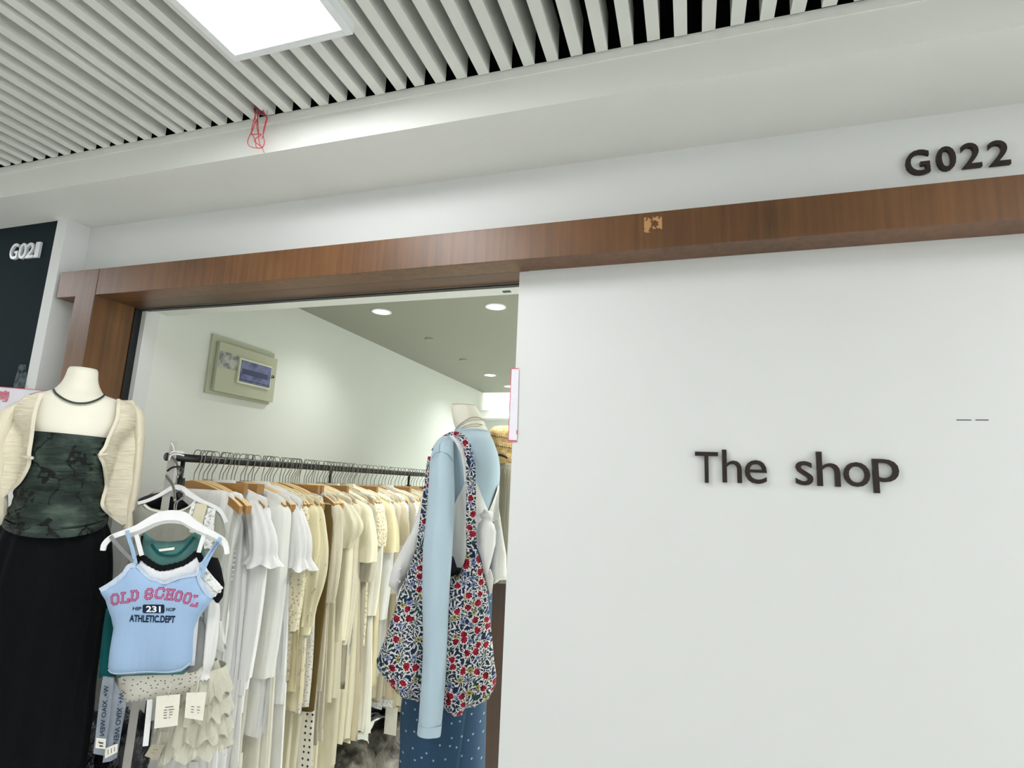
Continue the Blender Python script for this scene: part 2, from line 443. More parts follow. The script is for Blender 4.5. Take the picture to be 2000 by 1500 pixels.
downlight(-1.478, 4.469, 'small round downlight at the far end beside the pink-edged notice')
for x, y in ((-.2, 2.34), (.5, 2.34), (-.3, 3.9), (.7, 3.9)):  # extra unseen spots added as fill light for the shop
    downlight(x, y, 'added fill downlight hidden behind the white door panel, '+('nearer the front ' if y < 3 else 'further back ')+('on the left' if x < .2 else 'on the right'), 4.1)
for i, (x, y) in enumerate(((-1.453, 2.852), (-1.470, 3.416))):
    t = thing('ceiling_sensor', ['flat round grey ceiling cap nearer the door', 'flat round grey ceiling cap deeper in the shop'][i], 'sensor', (x, y, 2.3475), 0, 'small ceiling caps')
    v, f = loft_vf([(0, 0, 0, .026, .026), (0, 0, -.006, .026, .026), (0, 0, -.009, .016, .016)], N=20, sub=0, cap_bot=True)
    mesh('cap', v, f, plain('cap_grey', '8f9186', .5), t, True)

# ================================================================== SIGNS
def sign(name, label, cat, letters, Y, th, mat, offset, py_fix=None):
    c = aty(letters[0][1], letters[0][4], Y); t = thing(name, label, cat, (c[0], Y, c[2]))
    for ch, x0, x1, yt, yb in letters:
        xm = (x0+x1)/2
        a = aty(x0, yb, Y); b = aty(x1, yb, Y); tp = aty(xm, yt, Y); bt = aty(xm, yb, Y)
        put_text('letter_'+ch.lower() if ch.isalpha() else 'digit', ch, (a[0]-c[0], 0, bt[2]-c[2]), (b[0]-a[0], 0, 0), (0, 0, tp[2]-bt[2]), mat, t, th=th, offset=offset)
    return t
sign('shop_number', 'dark brown raised number G022 on white wall above brown beam', 'sign',
     [('G', 1769, 1816, 296, 344), ('0', 1829, 1867, 289, 336), ('2', 1878, 1916, 282, 330), ('2', 1931, 1972, 277, 325)], YW, .008, M_SIGN, .012)
sign('shop_sign', 'dark brown raised lettering The shop on white door panel', 'sign',
     [('T', 1358, 1403, 883, 943), ('h', 1411, 1449, 879, 943), ('e', 1455, 1498, 899, 945),
      ('s', 1554, 1588, 901, 948), ('h', 1596, 1641, 883, 950), ('o', 1648, 1699, 903, 951), ('p', 1706, 1757, 897, 964)], YW, .008, M_SIGN, .0)
sign('shop_number', 'silver raised number G021 on dark wall at left', 'sign',
     [('G', 21, 36, 478, 508), ('0', 38, 53, 477, 507), ('2', 53, 68, 476, 505), ('1', 70, 78, 475, 504)], D+.006, .008, M_SIGNW, .015)

# pink-edged notice on the panel edge
t = thing('notice', 'white paper notice with pink edge wrapped at left edge of the white door panel', 'notice', (-.4255, YW, 1.8))
def world_quad(name, pts, Y, mat, parent, th=.0008):
    base = np.array(parent.location)
    v = []
    for x, y in pts:
        p = aty(x, y, Y); v.append(p-base)
    v2 = [q+np.array([0, th, 0]) for q in v]; n = len(v)
    f = [tuple(range(n)), tuple(range(n, 2*n))[::-1]]+[(i, i+n, (i+1) % n+n, (i+1) % n) for i in range(n)]
    return mesh(name, list(v)+v2, f, mat, parent)
M_PINK = plain('pink_red_print', 'd8607a', .6)
M_NOTE = plain('notice_paper', 'e6e4ee', .5)
world_quad('border', [(998, 719), (992, 863), (1009, 863), (1013, 719)], YW-.0022, M_PINK, t)
world_quad('paper', [(999.5, 721), (993.5, 859), (1009.5, 860), (1013.5, 721)], YW-.0032, M_NOTE, t)
world_quad('red_mark', [(1008.5, 840), (1008.3, 848), (1010, 848), (1010.2, 840)], YW-.0042, M_PINK, t)
# notice behind the left mannequin
t = thing('notice', 'white paper notice with pink characters taped on dark wall behind left mannequin', 'notice', (-2.3, D-.004, 1.7))
world_quad('paper', [(-60, 752), (82, 763), (70, 862), (-60, 850)], D-.004, M_NOTE, t)
world_quad('border', [(-60, 750.5), (82, 761.5), (82, 763), (-60, 752)], D-.0052, M_PINK, t)
def wtext(name, txt, x0, x1, yt, yb, Y, mat, parent, offset=0.0):
    c = np.array(parent.location); a = aty(x0, yb, Y); b = aty(x1, yb, Y); tp = aty((x0+x1)/2, yt, Y); bt = aty((x0+x1)/2, yb, Y)
    return put_text(name, txt, (a[0]-c[0], Y-c[1], bt[2]-c[2]), (b[0]-a[0], 0, 0), (0, 0, tp[2]-bt[2]), mat, parent, th=.0006, offset=offset)
wtext('print', '\u8058', -14, 15, 763, 785, D-.0054, M_PINK, t, .01)
tp = thing('tape_strip', 'clear sticky tape strip on dark wall above the pink notice', 'tape', (-2.3, D-.002, 1.75))
mt = NT('clear_tape'); mt.base(lin('8fa0a8')); mt.b.inputs['Roughness'].default_value = .15; mt.transp(mt.ramp(mt.noise(60, 3).outputs[0], [(.4, (.80, .80, .80)), (.62, (.98, .98, .98))]))
world_quad('tape', [(37, 712), (50, 712), (53, 757), (25, 757)], D-.0035, mt.m, tp)

# ================================================================== RED STRING
t = thing('string_tangle', 'tangled red string hanging from the slatted ceiling edge', 'string', tuple(aty(508, 200, 1.06)))
c0 = np.array(t.location)
M_RED = plain('red_string', 'd03a48', .7)
M_REDB = plain('dull_red_netting', '9a5560', .8)
def S5(x, y, w=0.0):
    p = aty(400+x/5.357, 140+y/5.357, 1.06+w); return tuple(p-c0)
loops = [[(540, 330), (560, 450), (500, 600), (450, 720), (470, 780), (560, 800), (600, 790)], [(550, 450), (560, 600), (570, 740), (600, 800)],
         [(650, 470), (610, 640), (625, 740), (600, 800)], [(500, 340), (530, 430), (490, 620), (530, 720), (540, 790), (590, 800)],
         [(480, 660), (590, 655), (520, 720), (600, 790)], [(530, 420), (520, 560), (480, 650)], [(560, 420), (545, 560), (560, 650)], [(655, 480), (635, 560), (600, 700)]]
for i, L in enumerate(loops):
    tube('strand', [S5(x, y, .006*math.sin(i*2.1+k)) for k, (x, y) in enumerate(L)], .0011, M_RED, t, 5, 6)
tube('strand', [S5(675, 255), (S5(650, 430)), S5(645, 480)], .0009, M_REDB, t, 5, 4)
tube('tail', [S5(600, 795), S5(622, 850)], .0008, M_REDB, t, 5, 2)
for k in range(12):
    a = k/11; tube('netting', [S5(495+a*80, 338, .01*math.sin(k)), S5(520+a*110, 410+30*a, 0), S5(545+a*95, 440+a*30, .005)], .0008, M_REDB, t, 4, 3)

# ================================================================== ELECTRIC BOX
t = thing('electric_box', 'grey-green metal electric box on the shop left wall', 'electric box', (-1.85, 1.89, 1.96))
M_EB = paint('box_enamel', 'b9bca6', .45, .03, 20, 0); M_EBW = plain('cream_plastic', 'dcdcc4', .4)
M_LCD = NT('meter_window'); M_LCD.base(M_LCD.ramp(M_LCD.noise(24, 3).outputs[0], [(.35, lin('5a5f86')), (.65, lin('8287ad'))])); M_LCD.b.inputs['Roughness'].default_value = .12
def eb(name, y0, y1, z0, z1, x0, x1, mat, par, bev=.002): return box(name, x0, x1, y0-1.89, y1-1.89, z0-1.96, z1-1.96, mat, par, bev)
def ebp(px, py, dx):     # point on a plane parallel to the wall, dx proud of it
    d = ray(px, py); p = CAM+d*((-1.85+dx)/d[0]); return p[1], p[2]
eb('back_box', ebp(417, 653, .012)[0], 2.06, 1.842, 2.082, 0, .012, M_EB, t)
dr = eb('door', ebp(431, 665, .03)[0], 2.062, 1.853, ebp(426, 665, .03)[1], .014, .030, M_EB, t)
a = ebp(466, 700, .03); b = ebp(527, 717, .03); c = ebp(463, 747, .03)
W = eb('meter_window', a[0], b[0]+.005, c[1]-.002, a[1]+.004, .030, .040, M_EBW, t)
eb('glass', a[0]+.008, b[0]-.001, c[1]+.006, a[1]-.004, .040, .042, M_LCD.m, W, 0)
eb('breaker_row', a[0]+.018, b[0]-.018, c[1]+.040, c[1]+.062, .042, .0435, plain('breaker_dark', '454a6b', .3), W, 0)
eb('breaker_row', a[0]+.008, b[0]-.001, c[1]+.014, c[1]+.016, .042, .0430, M_TRACK, W, 0)
a = ebp(430, 684, .03); b = ebp(466, 697, .03); c = ebp(430, 716, .03)
ms = NT('label_film'); ms.base(ms.ramp(ms.noise(30, 4).outputs[0], [(.42, lin('82858a')), (.6, lin('b9bcb4'))])); ms.b.inputs['Roughness'].default_value = .25
eb('info_label', a[0], b[0], c[1], a[1], .030, .0312, ms.m, t, 0)
yk, zk = ebp(529, 736, .03)
v, f = tube_vf([(.03, yk-1.89, zk-1.96), (.044, yk-1.89, zk-1.96)], .0075, 14); mesh('lock', v, f, M_CHROME, t, True)
v, f = tube_vf([(.044, yk-1.89, zk-1.962), (.0455, yk-1.89, zk-1.962)], .004, 10); mesh('keyhole', v, f, M_TRACK, t, True)

# ================================================================== CLOTHES RAIL
RX, RZ = -1.5, 1.568
rail = thing('clothes_rail', 'black metal clothes rail along the shop left wall', 'clothes rail', (RX, 2.2, 0))
def zr(Y): return 1.574-.0088*(Y-1.3)
P = [(0, y-2.2, zr(y)) for y in np.linspace(1.285, 3.12, 12)]
v, f = tube_vf(P, .0125, 14); mesh('rail', v, f, M_BLACK, rail, True)
for i, y in enumerate((1.345, 2.10, 2.82)):
    tube('post', [(0, y-2.2, zr(y)), (0, y-2.2, .03)], .0065, M_BLACK, rail, 10)
    tube('coupling', [(0, y-2.2, zr(y)-.062), (0, y-2.2, zr(y)-.17)], .0125, M_BLACK, rail, 12)
tube('foot_bar', [(0, -.93, .02), (0, .92, .02)], .011, M_BLACK, rail, 10)

# ------------------------------------------------------------------ hangers: one of each kind, then copies
def link_copy(src, root):
    for ch in src.children:
        c = ch.copy(); COL.objects.link(c); c.parent = root
        if ch.name.startswith('hook'): c.rotation_euler = (rnd.uniform(-.06, .06), 0, rnd.uniform(-.55, .35))
        for g in ch.children:
            d = g.copy(); COL.objects.link(d); d.parent = c
HK = .088
def hook_pts(): return [(-.012, 0, HK-.020), (-.0165, 0, HK-.004), (-.011, 0, HK+.012), (0, 0, HK+.0155), (.012, 0, HK+.012), (.0175, 0, HK), (.016, 0, HK-.02), (.004, 0, HK-.045), (-.002, 0, HK-.06), (0, 0, -.006)]
def prism(name, top, bot, th, mat, parent):
    v = []; n = len(top)
    for y in (-th, th):
        for a in top: v.append((a[0], y, a[1]))
        for a in bot: v.append((a[0], y, a[1]))
    f = []; k = 2*n
    for i in range(n-1):
        f += [(i, i+n, i+n+1, i+1), (k+i, k+i+1, k+i+n+1, k+i+n), (i, i+1, k+i+1, k+i), (i+n, k+i+n, k+i+n+1, i+n+1)]
    f += [(0, k, k+n, n), (n-1, n+n-1, k+n+n-1, k+n-1)]
    return mesh(name, v, f, mat, parent)
def shoulder(x, hw=.192): u = abs(x)/hw; return -.006-.058*(u**1.35)-.012*u**6
xs = np.linspace(-.192, .192, 23)
proto = bpy.data.objects.new('wooden_hanger', None)
def wish(root):
    tube('hook', hook_pts(), .0015, M_CHROME, root, 6, 4)
    top = [(x, shoulder(x)+.014) for x in xs]; bot = [(x, shoulder(x)-.014*(1-.25*(abs(x)/.192))) for x in xs]
    b = prism('body', top, bot, .0065, M_HANG, root)
    edge = [(x, z+.0006) for x, z in top]; prism('edge', edge, [(x, z-.0012) for x, z in edge], .0066, M_PLY, root)
def clipbar(root):
    tube('hook', hook_pts(), .0015, M_CHROME, root, 6, 4)
    box('body', -.135, .135, -.008, .008, -.028, .004, M_HANG, root, .002)
    tube('rod', [(-.12, 0, -.03), (-.12, 0, -.055), (.12, 0, -.055), (.12, 0, -.03)], .0018, M_CHROME, root, 6)
    for s in (-.10, .10): box('clip', s-.014, s+.014, -.009, .009, -.085, -.046, M_TRACK, root, .002)
ORD = 'first second third fourth fifth sixth seventh eighth ninth tenth eleventh twelfth thirteenth fourteenth fifteenth sixteenth seventeenth eighteenth nineteenth'.split()
TENS = {7: 'sevent', 8: 'eight', 9: 'ninet', 2: 'twent', 3: 'thirt', 4: 'fort', 5: 'fift', 6: 'sixt'}
def ordinal(n):
    if n <= 19: return ORD[n-1]
    if n % 10 == 0: return TENS[n//10]+'ieth'
    return TENS[n//10]+'y-'+ORD[n % 10-1]
protos = {}
def hanger(kind, Y, rz, n, what):
    nm = 'wooden_hanger' if kind == 'wish' else 'clip_hanger'
    desc = 'curved wooden hanger' if kind == 'wish' else 'straight wooden clip hanger'
    t = thing(nm, f'{desc} holding the {what}, {ordinal(n)} hanger', 'hanger', (RX, Y, zr(Y)+.0125-HK), rz, 'hangers on the black rail')
    if kind not in protos: (wish if kind == 'wish' else clipbar)(t); protos[kind] = t
    else: link_copy(protos[kind], t)
    return t

# ------------------------------------------------------------------ garments on the rail
WHT = cloth('white_cotton', 'eeeeec', 700, .3, .03, crease=.25); WHT2 = cloth('soft_white_cotton', 'e8e8e2', 700, .3, .03, crease=.25)
IVO = cloth('ivory_linen', 'e6e3d3', 500, .35, .05, crease=.2); CRM = cloth('cream_cotton', 'e3dcc0', 600, .3, .05, crease=.25)
CRK = cloth('cream_knit', 'dcd3b4', 260, .6, .07, crease=.15); YCR = cloth('butter_cream', 'e2d7af', 500, .3, .05, crease=.2)
BEI = cloth('beige_linen', 'c9bd9f', 500, .35, .07, crease=.2); OAT = cloth('oatmeal_knit', 'd2c9b2', 260, .6, .07, crease=.15)
OLV = cloth('olive_brown', '6b5a34', 500, .3, .08, crease=.2); GRB = cloth('grey_beige', 'b7b09c', 450, .35, .07, crease=.2)
BRN = cloth('warm_brown', '8c6f4c', 500, .3, .08, crease=.2); DRK = cloth('charcoal_cloth', '3a3a3c', 500, .3, .08, crease=.2)
def lacy(name, c, dark, scale=90):
    t = NT(name); vo = t.n('ShaderNodeTexVoronoi', Scale=scale); t.l(t.co(), vo.inputs['Vector'])
    t.base(t.ramp(vo.outputs['Distance'], [(.25, lin(dark)), (.45, lin(c))])); t.b.inputs['Roughness'].default_value = .85
    t.bump(vo.outputs['Distance'], .6, .004); return t.m
LACE = lacy('cream_lace', 'e2d9bd', 'b9ad8a'); LACEW = lacy('white_lace', 'ececea', 'b9bbb9', 110)
def dotted(name, c, dot, scale, r=.16, jitter=0.0, stretch=(1, 1, 1)):
    t = NT(name); vo = t.n('ShaderNodeTexVoronoi', voronoi_dimensions='2D', Scale=scale, Randomness=jitter)
    t.l(t.flat2(stretch[0], stretch[2]), vo.inputs['Vector'])
    t.base(t.ramp(vo.outputs['Distance'], [(r, lin(dot)), (r+.05, lin(c))])); t.b.inputs['Roughness'].default_value = .85; return t.m
POLKA = dotted('polka_dot_cotton', 'e4e0d2', '26262a', 48, .17, .15, (1, .01, 1)); SPRIG = dotted('sprigged_cotton', 'dcd9cd', '6a6257', 72, .11, .9, (1, .02, 1.3))
def sprig_embroidery():
    t = NT('embroidered_cream'); vo = t.n('ShaderNodeTexVoronoi', Scale=26.0, Randomness=.9); nz = t.noise(30, 3)
    mx = t.mix(.04, t.mapping((1.6, .1, .8)), nz.outputs[1]); t.l(mx, vo.inputs['Vector'])
    vo2 = t.n('ShaderNodeTexWave', Scale=55.0, Distortion=9.0); t.l(t.co(), vo2.inputs['Vector'])
    f = t.math('MULTIPLY', t.math('LESS_THAN', vo.outputs['Distance'], .22), t.math('GREATER_THAN', vo2.outputs['Fac'], .72))
    t.base(t.mix(f, lin('e0d7b6'), lin('a59879'))); t.b.inputs['Roughness'].default_value = .85; return t.m
EMB = sprig_embroidery()

def sleeve(root, side, hw, length, r0, r1, mat, puff=0.0, cuff=None, frill=False, out=.02, fw=0.0, name='sleeve'):
    x0 = side*(hw-.030); z0 = -.085; n = 7; rows = [(x0-side*.035, 0, -.040, .014, .012), (x0-side*.018, 0, -.056, .034, .024)]
    for i in range(n):
        t = i/(n-1); r = r0*(1-t)+r1*t+puff*math.sin(PI*min(1, t*1.15))**1.2
        if frill and i == n-1: r = r1*1.42
        if frill and i == n-2: r = r1*1.0
        rows.append((x0+side*(out*t+.012*math.sin(PI*t)), fw*t, z0-length*t, r*.85, r*.62))
    ph = rnd.random()*6
    md = lambda th, t: (1+.16*math.sin(5*th+ph+2*t)*(.25+.75*t)+(.16*math.sin(9*th+ph+t) if frill or puff else 0)*(.3+.7*t), .006*math.sin(6*th+ph)*(1 if frill and t > .9 else 0))
    o = loft(name, rows, mat, root, N=40 if frill or puff else 20, sub=3, mod=md, cap_top=True)
    if cuff:
        b = rows[-1]; loft('cuff', [(b[0], b[1], b[2]+.012, b[3]*.9, b[4]*.9), (b[0], b[1], b[2]-.03, b[3]*.8, b[4]*.8)], cuff, o, N=16, sub=2, px=2.0)
    return o
QUEUE = []
def G(*a, **k): QUEUE.append((a, k))
def garment(n, Y, kind, what, cat, mat, hw=.2, zbot=.6, flare=1.0, thick=.022, sl=None, clip=False, folds=9, amp=.45, rz=None, neck=None, collar=True, extra=None, tint=None):
    rz = rnd.uniform(-.10, .10) if rz is None else rz
    hanger('clip' if clip else 'wish', Y, rz, n, what)
    zn = zr(Y)+.0125-HK
    t = thing(kind, f'{what}, {ordinal(n)} garment along the rail from the door', cat, (RX, Y, zn), rz, 'clothes on the black rail')
    L = zn-zbot; ph = rnd.random()*6; ph2 = rnd.random()*6; fr = .06 if extra == 'ruffle' else 0
    if clip:
        rows = [(0, 0, -.066, hw*.86, .010), (0, 0, -.10, hw*.88, .014), (0, 0, -.16, hw*.95, .020), (0, 0, -L*.5, hw*(.5+.5*flare), thick), (0, 0, -L*.8, hw*(.2+.8*flare), thick*1.15), (0, 0, -L, hw*flare, thick*1.3)]
    else:
        nk = neck if neck else rnd.choice((.055, .065, .10, .125, .14, .15)); nk = min(nk, hw*.86); pz = lambda x: .011-.058*(min(1, x/.192))**1.35
        rows = [(0, 0, pz(nk)+.002, nk, .012), (0, 0, pz(nk+.012)+.003, nk+.012, .015)]+([(0, 0, pz(.14)+.003, .14, .018)] if nk < .1 else [])+[(0, 0, pz(hw*.96)+.002, hw*.96, .018), (0, 0, -.066, hw, .018), (0, 0, -.13, hw*.96, .020), (0, 0, -.24, hw*.90, thick), (0, 0, -max(.36, L*.55), hw*(.45+.5*flare), thick*1.1), (0, 0, -max(.40, L*.82), hw*(.2+.8*flare), thick*1.25), (0, 0, -L, hw*flare, thick*1.4)]
    def md(th, tt):
        k = max(0, tt-.18)/.82
        e = amp*k**.7*math.sin(folds*th+ph+.8*math.sin(3*tt+ph2))+amp*.5*k*math.sin((folds*2-3)*th+ph2)
        edge = abs(math.cos(th))**6
        return (1+e*(.35+.0*edge)-.10*edge*k*math.sin(folds*th+ph), .008*k*k*math.sin(4*th+ph), .006*k*math.sin((folds+4)*th+ph2))
    loft('body', rows, mat, t, N=56, sub=4, mod=md, cap_top=False)
    if collar and not clip and nk < .07 and n % 3 == 0:
        loft('collar', [(0, 0, .012, nk-.004, .013), (0, 0, pz(nk)+.004, nk+.004, .016), (0, 0, pz(nk+.02)-.002, nk+.022, .017)], mat, t, N=24, sub=2)
    if sl:
        for s in (1, -1): sleeve(t, s, hw, **{k: v for k, v in sl.items()})
    if extra == 'tiers':
        for q in (.45, .68, .88):
            w_ = hw*(1-q)+hw*flare*q
            loft('ruffle', [(0, 0, -L*q, w_*1.01, thick*1.3), (0, 0, -L*q-.035, w_*1.06, thick*1.8), (0, 0, -L*q-.075, w_*1.10, thick*2.1)], mat, t, N=60, sub=2, mod=lambda th, tt: (1+.10*tt*math.sin(17*th+ph), .008*tt*math.sin(13*th)))
    if extra == 'hemband':
        loft('hem', [(0, 0, -L+.03, hw*flare*1.01, thick*1.5), (0, 0, -L-.012, hw*flare*1.03, thick*1.55)], mat, t, N=56, sub=2, mod=lambda th, tt: md(th, 1))
    if extra == 'frillfront':
        pts = [(hw*.80, -.02, -.06), (hw*.98, -.022, -.2), (hw*1.02, -.024, -.34), (hw*1.0, -.024, -.52)]
        P_ = catmull(pts, 16); P_[:, 0] += .010*np.sin(np.arange(len(P_))*1.9); ribbon('frill', P_, .03, mat, t, .0012, 1)
    if extra == 'pintucks':
        for q in range(7):
            z = -.20-.014*q; v_, f_ = tube_vf([((hw*.95)*math.cos(a), (thick*1.05)*math.sin(a), z) for a in np.linspace(-PI*.55, PI*.55, 22)], .0028, 5); mesh('pintuck', v_, f_, mat, t, True)
    if extra == 'tag':
        box('price_tag', hw*flare-.03, hw*flare+.03, -.001, .001, -L-.12, -L-.005, M_PAPER, t)
    return t
def hz(px, py, Y, x=None):
    d = ray(px, py); return float((CAM+d*(Y/d[1]))[2])
LONG = lambda mat, L=.46, r1=.034: dict(length=L, r0=.060, r1=r1, mat=mat)
SHORT = lambda mat, L=.16, r1=.062: dict(length=L, r0=.064, r1=r1, mat=mat, out=.035)
PUFF = lambda mat, L=.16: dict(length=L, r0=.046, r1=.054, mat=mat, puff=.006, frill=True, out=.04)
G(1.395, 'dress', 'white tiered dress with ruffled hem', 'dress', WHT2, hw=.165, zbot=.62, flare=1.05, neck=.12, extra='tiers', folds=11)
G(1.43, 'top', 'white pintucked sleeveless top', 'top', WHT, hw=.165, zbot=1.02, flare=.95, neck=.13, extra='pintucks', folds=6, amp=.15)
G(1.465, 'skirt', 'long white gathered skirt', 'skirt', WHT, hw=.145, zbot=.60, flare=1.12, clip=True, folds=12)
G(1.495, 'blouse', 'white blouse with puff sleeves and blue-stitched frills', 'blouse', WHT, hw=.19, zbot=.86, flare=.95, sl=PUFF(WHT), rz=.05)
G(1.525, 'shirt', 'white shirt with long gathered cuffs', 'shirt', WHT, hw=.185, zbot=.80, flare=.95, sl=dict(length=.50, r0=.055, r1=.03, mat=WHT, cuff=WHT), folds=7)
G(1.56, 'skirt', 'ivory knitted skirt with banded hem', 'skirt', IVO, hw=.17, zbot=.66, flare=1.0, clip=True, extra='hemband', folds=7, amp=.2)
G(1.59, 'blouse', 'soft white long-sleeved blouse', 'blouse', WHT2, hw=.185, zbot=.72, flare=1.0, sl=LONG(WHT2, .52, .04))
G(1.625, 'dress', 'long ivory linen dress', 'dress', IVO, hw=.19, zbot=.40, flare=1.1, folds=8, amp=.25)
G(1.655, 'blouse', 'white cotton blouse with frilled short sleeves', 'blouse', WHT, hw=.195, zbot=.78, flare=.95, sl=PUFF(WHT, .19), rz=.06)
G(1.69, 'dress', 'wide soft white long dress', 'dress', WHT2, hw=.195, zbot=.34, flare=1.15, folds=6, amp=.22)
G(1.72, 'blouse', 'cream lace blouse', 'blouse', LACE, hw=.185, zbot=.84, flare=.95, sl=LONG(LACE, .40, .04))
G(1.75, 'top', 'butter cream short-sleeved knit top', 'top', YCR, hw=.19, zbot=.80, flare=.95, sl=SHORT(YCR, .20, .05))
G(1.785, 'blouse', 'embroidered cream blouse with balloon sleeves', 'blouse', EMB, hw=.19, zbot=.74, flare=1.0, sl=dict(length=.40, r0=.055, r1=.035, mat=EMB, puff=.028, cuff=EMB, out=.025))
G(1.82, 'blouse', 'pale sprigged blouse with frilled front', 'blouse', SPRIG, hw=.185, zbot=.72, flare=1.0, extra='frillfront')
G(1.85, 'trousers', 'olive brown trousers', 'trousers', OLV, hw=.228, zbot=.71, flare=.92, clip=True, folds=4, amp=.12, rz=.0)
G(1.875, 'skirt', 'long polka dot skirt', 'skirt', POLKA, hw=.16, zbot=.40, flare=1.15, clip=True, folds=7)
G(1.90, 'cardigan', 'oatmeal knitted cardigan with long sleeves', 'cardigan', OAT, hw=.19, zbot=.76, flare=.95, sl=LONG(OAT, .34, .045), folds=6, amp=.2)
G(1.93, 'dress', 'grey beige linen dress with rolled hem', 'dress', GRB, hw=.18, zbot=.58, flare=1.05, extra='hemband', folds=7)
G(1.96, 'blouse', 'cream blouse with tied short sleeves', 'blouse', CRM, hw=.195, zbot=.70, flare=1.0, sl=dict(length=.15, r0=.06, r1=.03, mat=CRM, puff=.03, out=.03))
G(1.99, 'dress', 'long cream cotton dress', 'dress', CRM, hw=.185, zbot=.44, flare=1.05, folds=8, sl=LONG(CRM, .50, .04))
G(2.03, 'top', 'ivory knitted long-sleeved top', 'top', OAT, hw=.19, zbot=.72, flare=.95, sl=LONG(OAT, .52, .04))
G(2.065, 'tee', 'cream tee with wide short sleeves', 'tee', CRM, hw=.205, zbot=.52, flare=.95, sl=SHORT(CRM, .21, .07), rz=.03)
G(2.10, 'dress', 'pale beige cotton dress', 'dress', BEI, hw=.185, zbot=.50, flare=1.1)
G(2.14, 'blouse', 'taupe gathered blouse', 'blouse', GRB, hw=.19, zbot=.74, flare=1.0, sl=LONG(GRB, .30, .05))
G(2.18, 'blouse', 'cream lace tunic', 'blouse', LACE, hw=.19, zbot=.84, flare=.95, sl=SHORT(LACE, .16, .055), folds=6)
G(2.215, 'dress', 'ivory crinkled dress', 'dress', IVO, hw=.185, zbot=.50, flare=1.1, sl=LONG(IVO, .45, .04))
G(2.255, 'tee', 'butter cream tee with stiff short sleeves', 'tee', YCR, hw=.205, zbot=.66, flare=.95, sl=SHORT(YCR, .19, .065))
G(2.29, 'blouse', 'soft white button blouse', 'blouse', WHT2, hw=.195, zbot=.70, flare=1.0, sl=LONG(WHT2, .48, .04))
gen = [('dress', 'cream crepe dress', 'dress', CRM), ('blouse', 'oatmeal crochet blouse', 'blouse', OAT), ('cardigan', 'beige ribbed cardigan', 'cardigan', BEI), ('blouse', 'white lace blouse', 'blouse', LACEW),
       ('dress', 'butter cream pleated dress', 'dress', YCR), ('top', 'taupe linen top', 'top', GRB), ('blouse', 'sprigged cotton blouse', 'blouse', SPRIG), ('tunic', 'cream knitted tunic', 'tunic', CRK),
       ('skirt', 'ivory panelled skirt', 'skirt', IVO), ('jacket', 'beige short jacket', 'jacket', BEI)]
Y = 2.325; i = 0
while Y < 3.04:
    k, wh, ct, mt_ = gen[i % len(gen)]
    late = Y > 2.72
    if late and i % 3 == 1: mt_ = BRN if i % 2 else DRK; wh = ('warm brown ' if i % 2 else 'charcoal ')+ct
    elif i >= len(gen): wh = wh.replace(' ', ' plain ', 1)
    G(Y, k, wh, ct, mt_, hw=rnd.uniform(.17, .2), zbot=hz(735+22*((Y-2.3)/.7), rnd.choice((1335, 1350, 1362, 1300, 1375, 1250)), Y), flare=rnd.uniform(.92, 1.08), clip=(k == 'skirt'),
      sl=None if k == 'skirt' or i % 4 == 0 else (LONG(mt_, rnd.uniform(.3, .5), .04) if i % 2 else SHORT(mt_, .17, .06)), extra='tag' if i == 4 else None)
    Y += rnd.uniform(.030, .042); i += 1

fill = [('blouse', 'plain cream blouse', 'blouse', CRM), ('top', 'thin ivory top', 'top', IVO), ('dress', 'slim oatmeal dress', 'dress', OAT), ('skirt', 'narrow cream skirt', 'skirt', CRM), ('shirt', 'soft ivory shirt', 'shirt', IVO), ('top', 'beige vest top', 'top', BEI)]
for i, Y in enumerate((1.412, 1.447, 1.51, 1.545, 1.607, 1.642, 1.705, 1.735, 1.803, 1.835, 1.862, 1.888, 1.945, 1.975, 2.012, 2.05, 2.085, 2.122, 2.16, 2.2, 2.238, 2.275)):
    k, wh, ct, mt_ = fill[i % 6]
    if Y < 1.66: mt_ = (WHT2, WHT)[i % 2]; wh = ('plain white ', 'thin white ')[i % 2]+ct
    G(Y, k, wh, ct, mt_, hw=rnd.uniform(.155, .18), zbot=rnd.uniform(.62, .95) if i % 3 else rnd.uniform(.42, .5), flare=rnd.uniform(.9, 1.02), clip=(k == 'skirt'), thick=.016)
for i, (a, k) in enumerate(sorted(QUEUE, key=lambda q: q[0][0])): garment(i+1, *a, **k)

# ================================================================== LEFT MANNEQUIN AND ITS CLOTHES
M_MANN = paint('mannequin_linen', 'e9e6d6', .6, .02, 30, .1)
FL = PF(157, 760, 1.10)
TORL = [FL.row(*r) for r in ((723, 132, 193, .040), (742, 124, 193, .042), (757, 113, 198, .046), (768, 97, 208, .054), (779, 62, 243, .066), (795, 42, 258, .076), (825, 38, 256, .09), (860, 54, 226, .102), (905, 50, 214, .10), (955, 38, 198, .085), (1000, 22, 200, .098), (1060, -2, 204, .105), (1110, -10, 200, .10))]
t = FL.thing('mannequin', 'headless cream mannequin in front of the brown door post at left', 'mannequin')
v, f = loft_vf(TORL, N=48, sub=4, cap_top=True, cap_bot=True); mesh('torso', v, f, M_MANN, t, True)
capr = TORL[0]; v, f = loft_vf([(capr[0], 0, capr[2]+.004, capr[3]*.93, capr[4]*.93), (capr[0], 0, capr[2]-.003, capr[3]*1.01, capr[4]*1.01)], N=40, sub=0, cap_top=True); mesh('neck_cap', v, f, M_MANN, t, True)
tube('pole', [(0, 0, .9), (0, 0, .02)], .012, M_STEEL, t, 10)
v, f = loft_vf([(0, 0, .02, .15, .15), (0, 0, .0, .16, .16)], N=32, sub=0, cap_top=True, cap_bot=True); mesh('base', v, f, M_STEEL, t, True)
